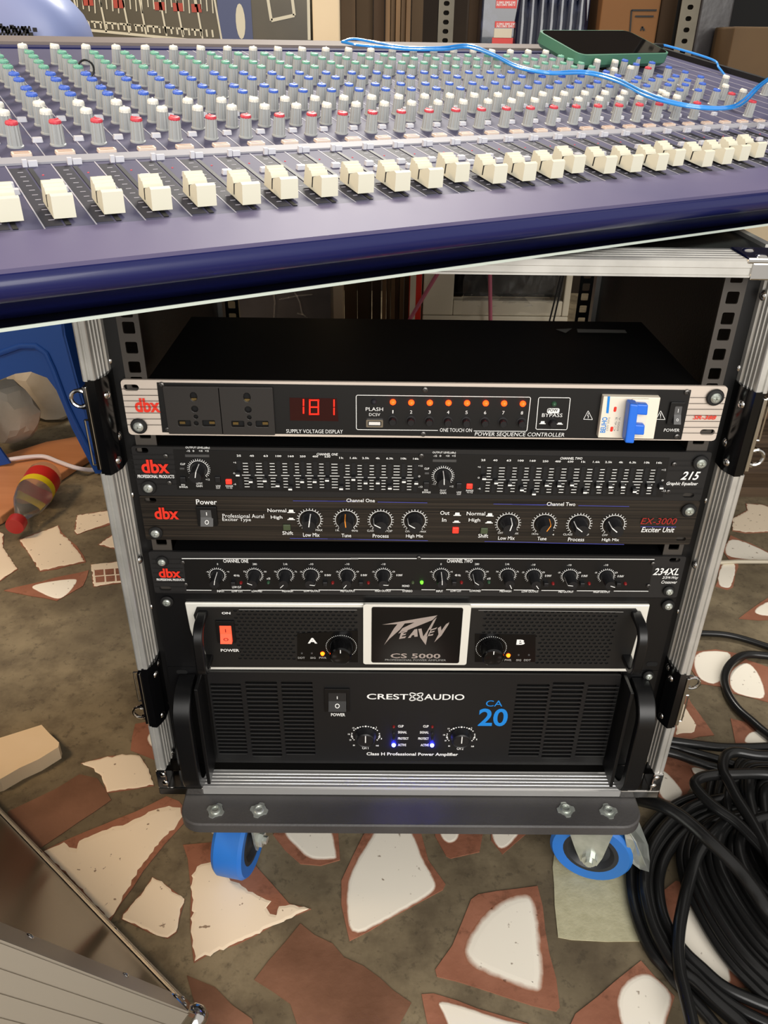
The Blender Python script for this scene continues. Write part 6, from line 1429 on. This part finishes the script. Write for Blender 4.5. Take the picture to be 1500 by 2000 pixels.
# ------------------------------------------------------------------ second case lid leaning in the near left corner
C0 = on_z(395, 1988, FZ + .032)
la = np.array([-0.77301116, 0.63439243, 0]); lb_ = np.array([-0.26071396, -0.3176816, 0.9116505]); lnn = np.cross(la, lb_); lnn /= np.linalg.norm(lnn)
if lnn @ (CAM - C0) < 0: lnn = -lnn
ld_ = thing('case_lid', 'dark glossy flight case lid with aluminium edging, in the near left corner', 'case lid', tuple(C0 + la * .25))
LA, LB, LT = .52, .50, .07
B().obox(C0 + la * .004 + lb_ * .004 - lnn * .006, la * (LA - .008), lb_ * (LB - .008), lnn * .005).obj('lid_panel', 'lid_panel', ld_)
ee = B().obox(C0 + la * .018 - lnn * .0004, la * (LA - .036), lb_ * .017, lnn * .0016)
for i in range(3): ee.obox(C0 + la * .018 + lb_ * (.0035 + i * .0045), la * (LA - .036), lb_ * .0022, lnn * .0018)
ee.obj('aluminium_edge', 'alu_lid', ld_)
B().obox(C0 + la * .018 + lb_ * (LB - .02) - lnn * .0004, la * (LA - .036), lb_ * .02, lnn * .0016).obj('aluminium_edge', 'alu', ld_)
for k in range(2):
    o_ = C0 + la * (0 if k == 0 else LA - .02)
    e = B().obox(o_ + lb_ * .018 - lnn * .0004, la * .028, lb_ * (LB - .036), lnn * .0016)
    e.obj('aluminium_edge', 'alu_lid', ld_, bevel=.0005)
sdw = B()
sdw.obox(C0 - la * .0008 + lb_ * .018 - lnn * LT, la * .0012, lb_ * (LB - .036), lnn * (LT + .0011))
for i in range(5): sdw.obox(C0 - la * .0016 - lnn * (.0135 + i * .0138) + lb_ * .018, la * .001, lb_ * (LB - .036), lnn * .0128)
sdw.obj('side_extrusion', 'alu_lid', ld_)
B().obox(C0 + lb_ * .004 - lnn * LT + la * .0005, la * .006, lb_ * (LB - .008), lnn * (LT - .004)).obox(C0 + la * .004 - lnn * LT, la * (LA - .008), lb_ * .006, lnn * (LT - .004)).obj('lid_wall', 'black_lam', ld_)
q = B().obox(C0 - la * .0022 - lb_ * .001 - lnn * .03, la * .03, lb_ * .036, lnn * .032)
cb_ = q.obj('corner_bracket', 'chrome', ld_, bevel=.004)
B().lathe(C0 + (la + lb_ - lnn) * .004, lnn * 1.0, [(.0005, -.013), (.008, -.0105), (.0122, -.005), (.0132, 0), (.0122, .005), (.008, .0105), (.0005, .013)], 24).obj('corner_ball', 'chrome', ld_, smooth=True)
for u_, v_ in ((.01, .026), (.022, .012), (.02, .03)): B().dome(C0 + la * u_ + lb_ * v_ + lnn * .002, lnn, .003, .0016).obj('rivet', 'chrome', cb_, smooth=True)
for v_ in (.12, .26, .4): B().dome(C0 + la * .024 + lb_ * v_ + lnn * .0012, lnn, .0034, .0016).obj('rivet', 'chrome', ld_, smooth=True)
for u_ in (.13, .27, .4): B().dome(C0 + la * u_ + lb_ * .011 + lnn * .0012, lnn, .003, .0016).obj('rivet', 'chrome', ld_, smooth=True)

set_text()
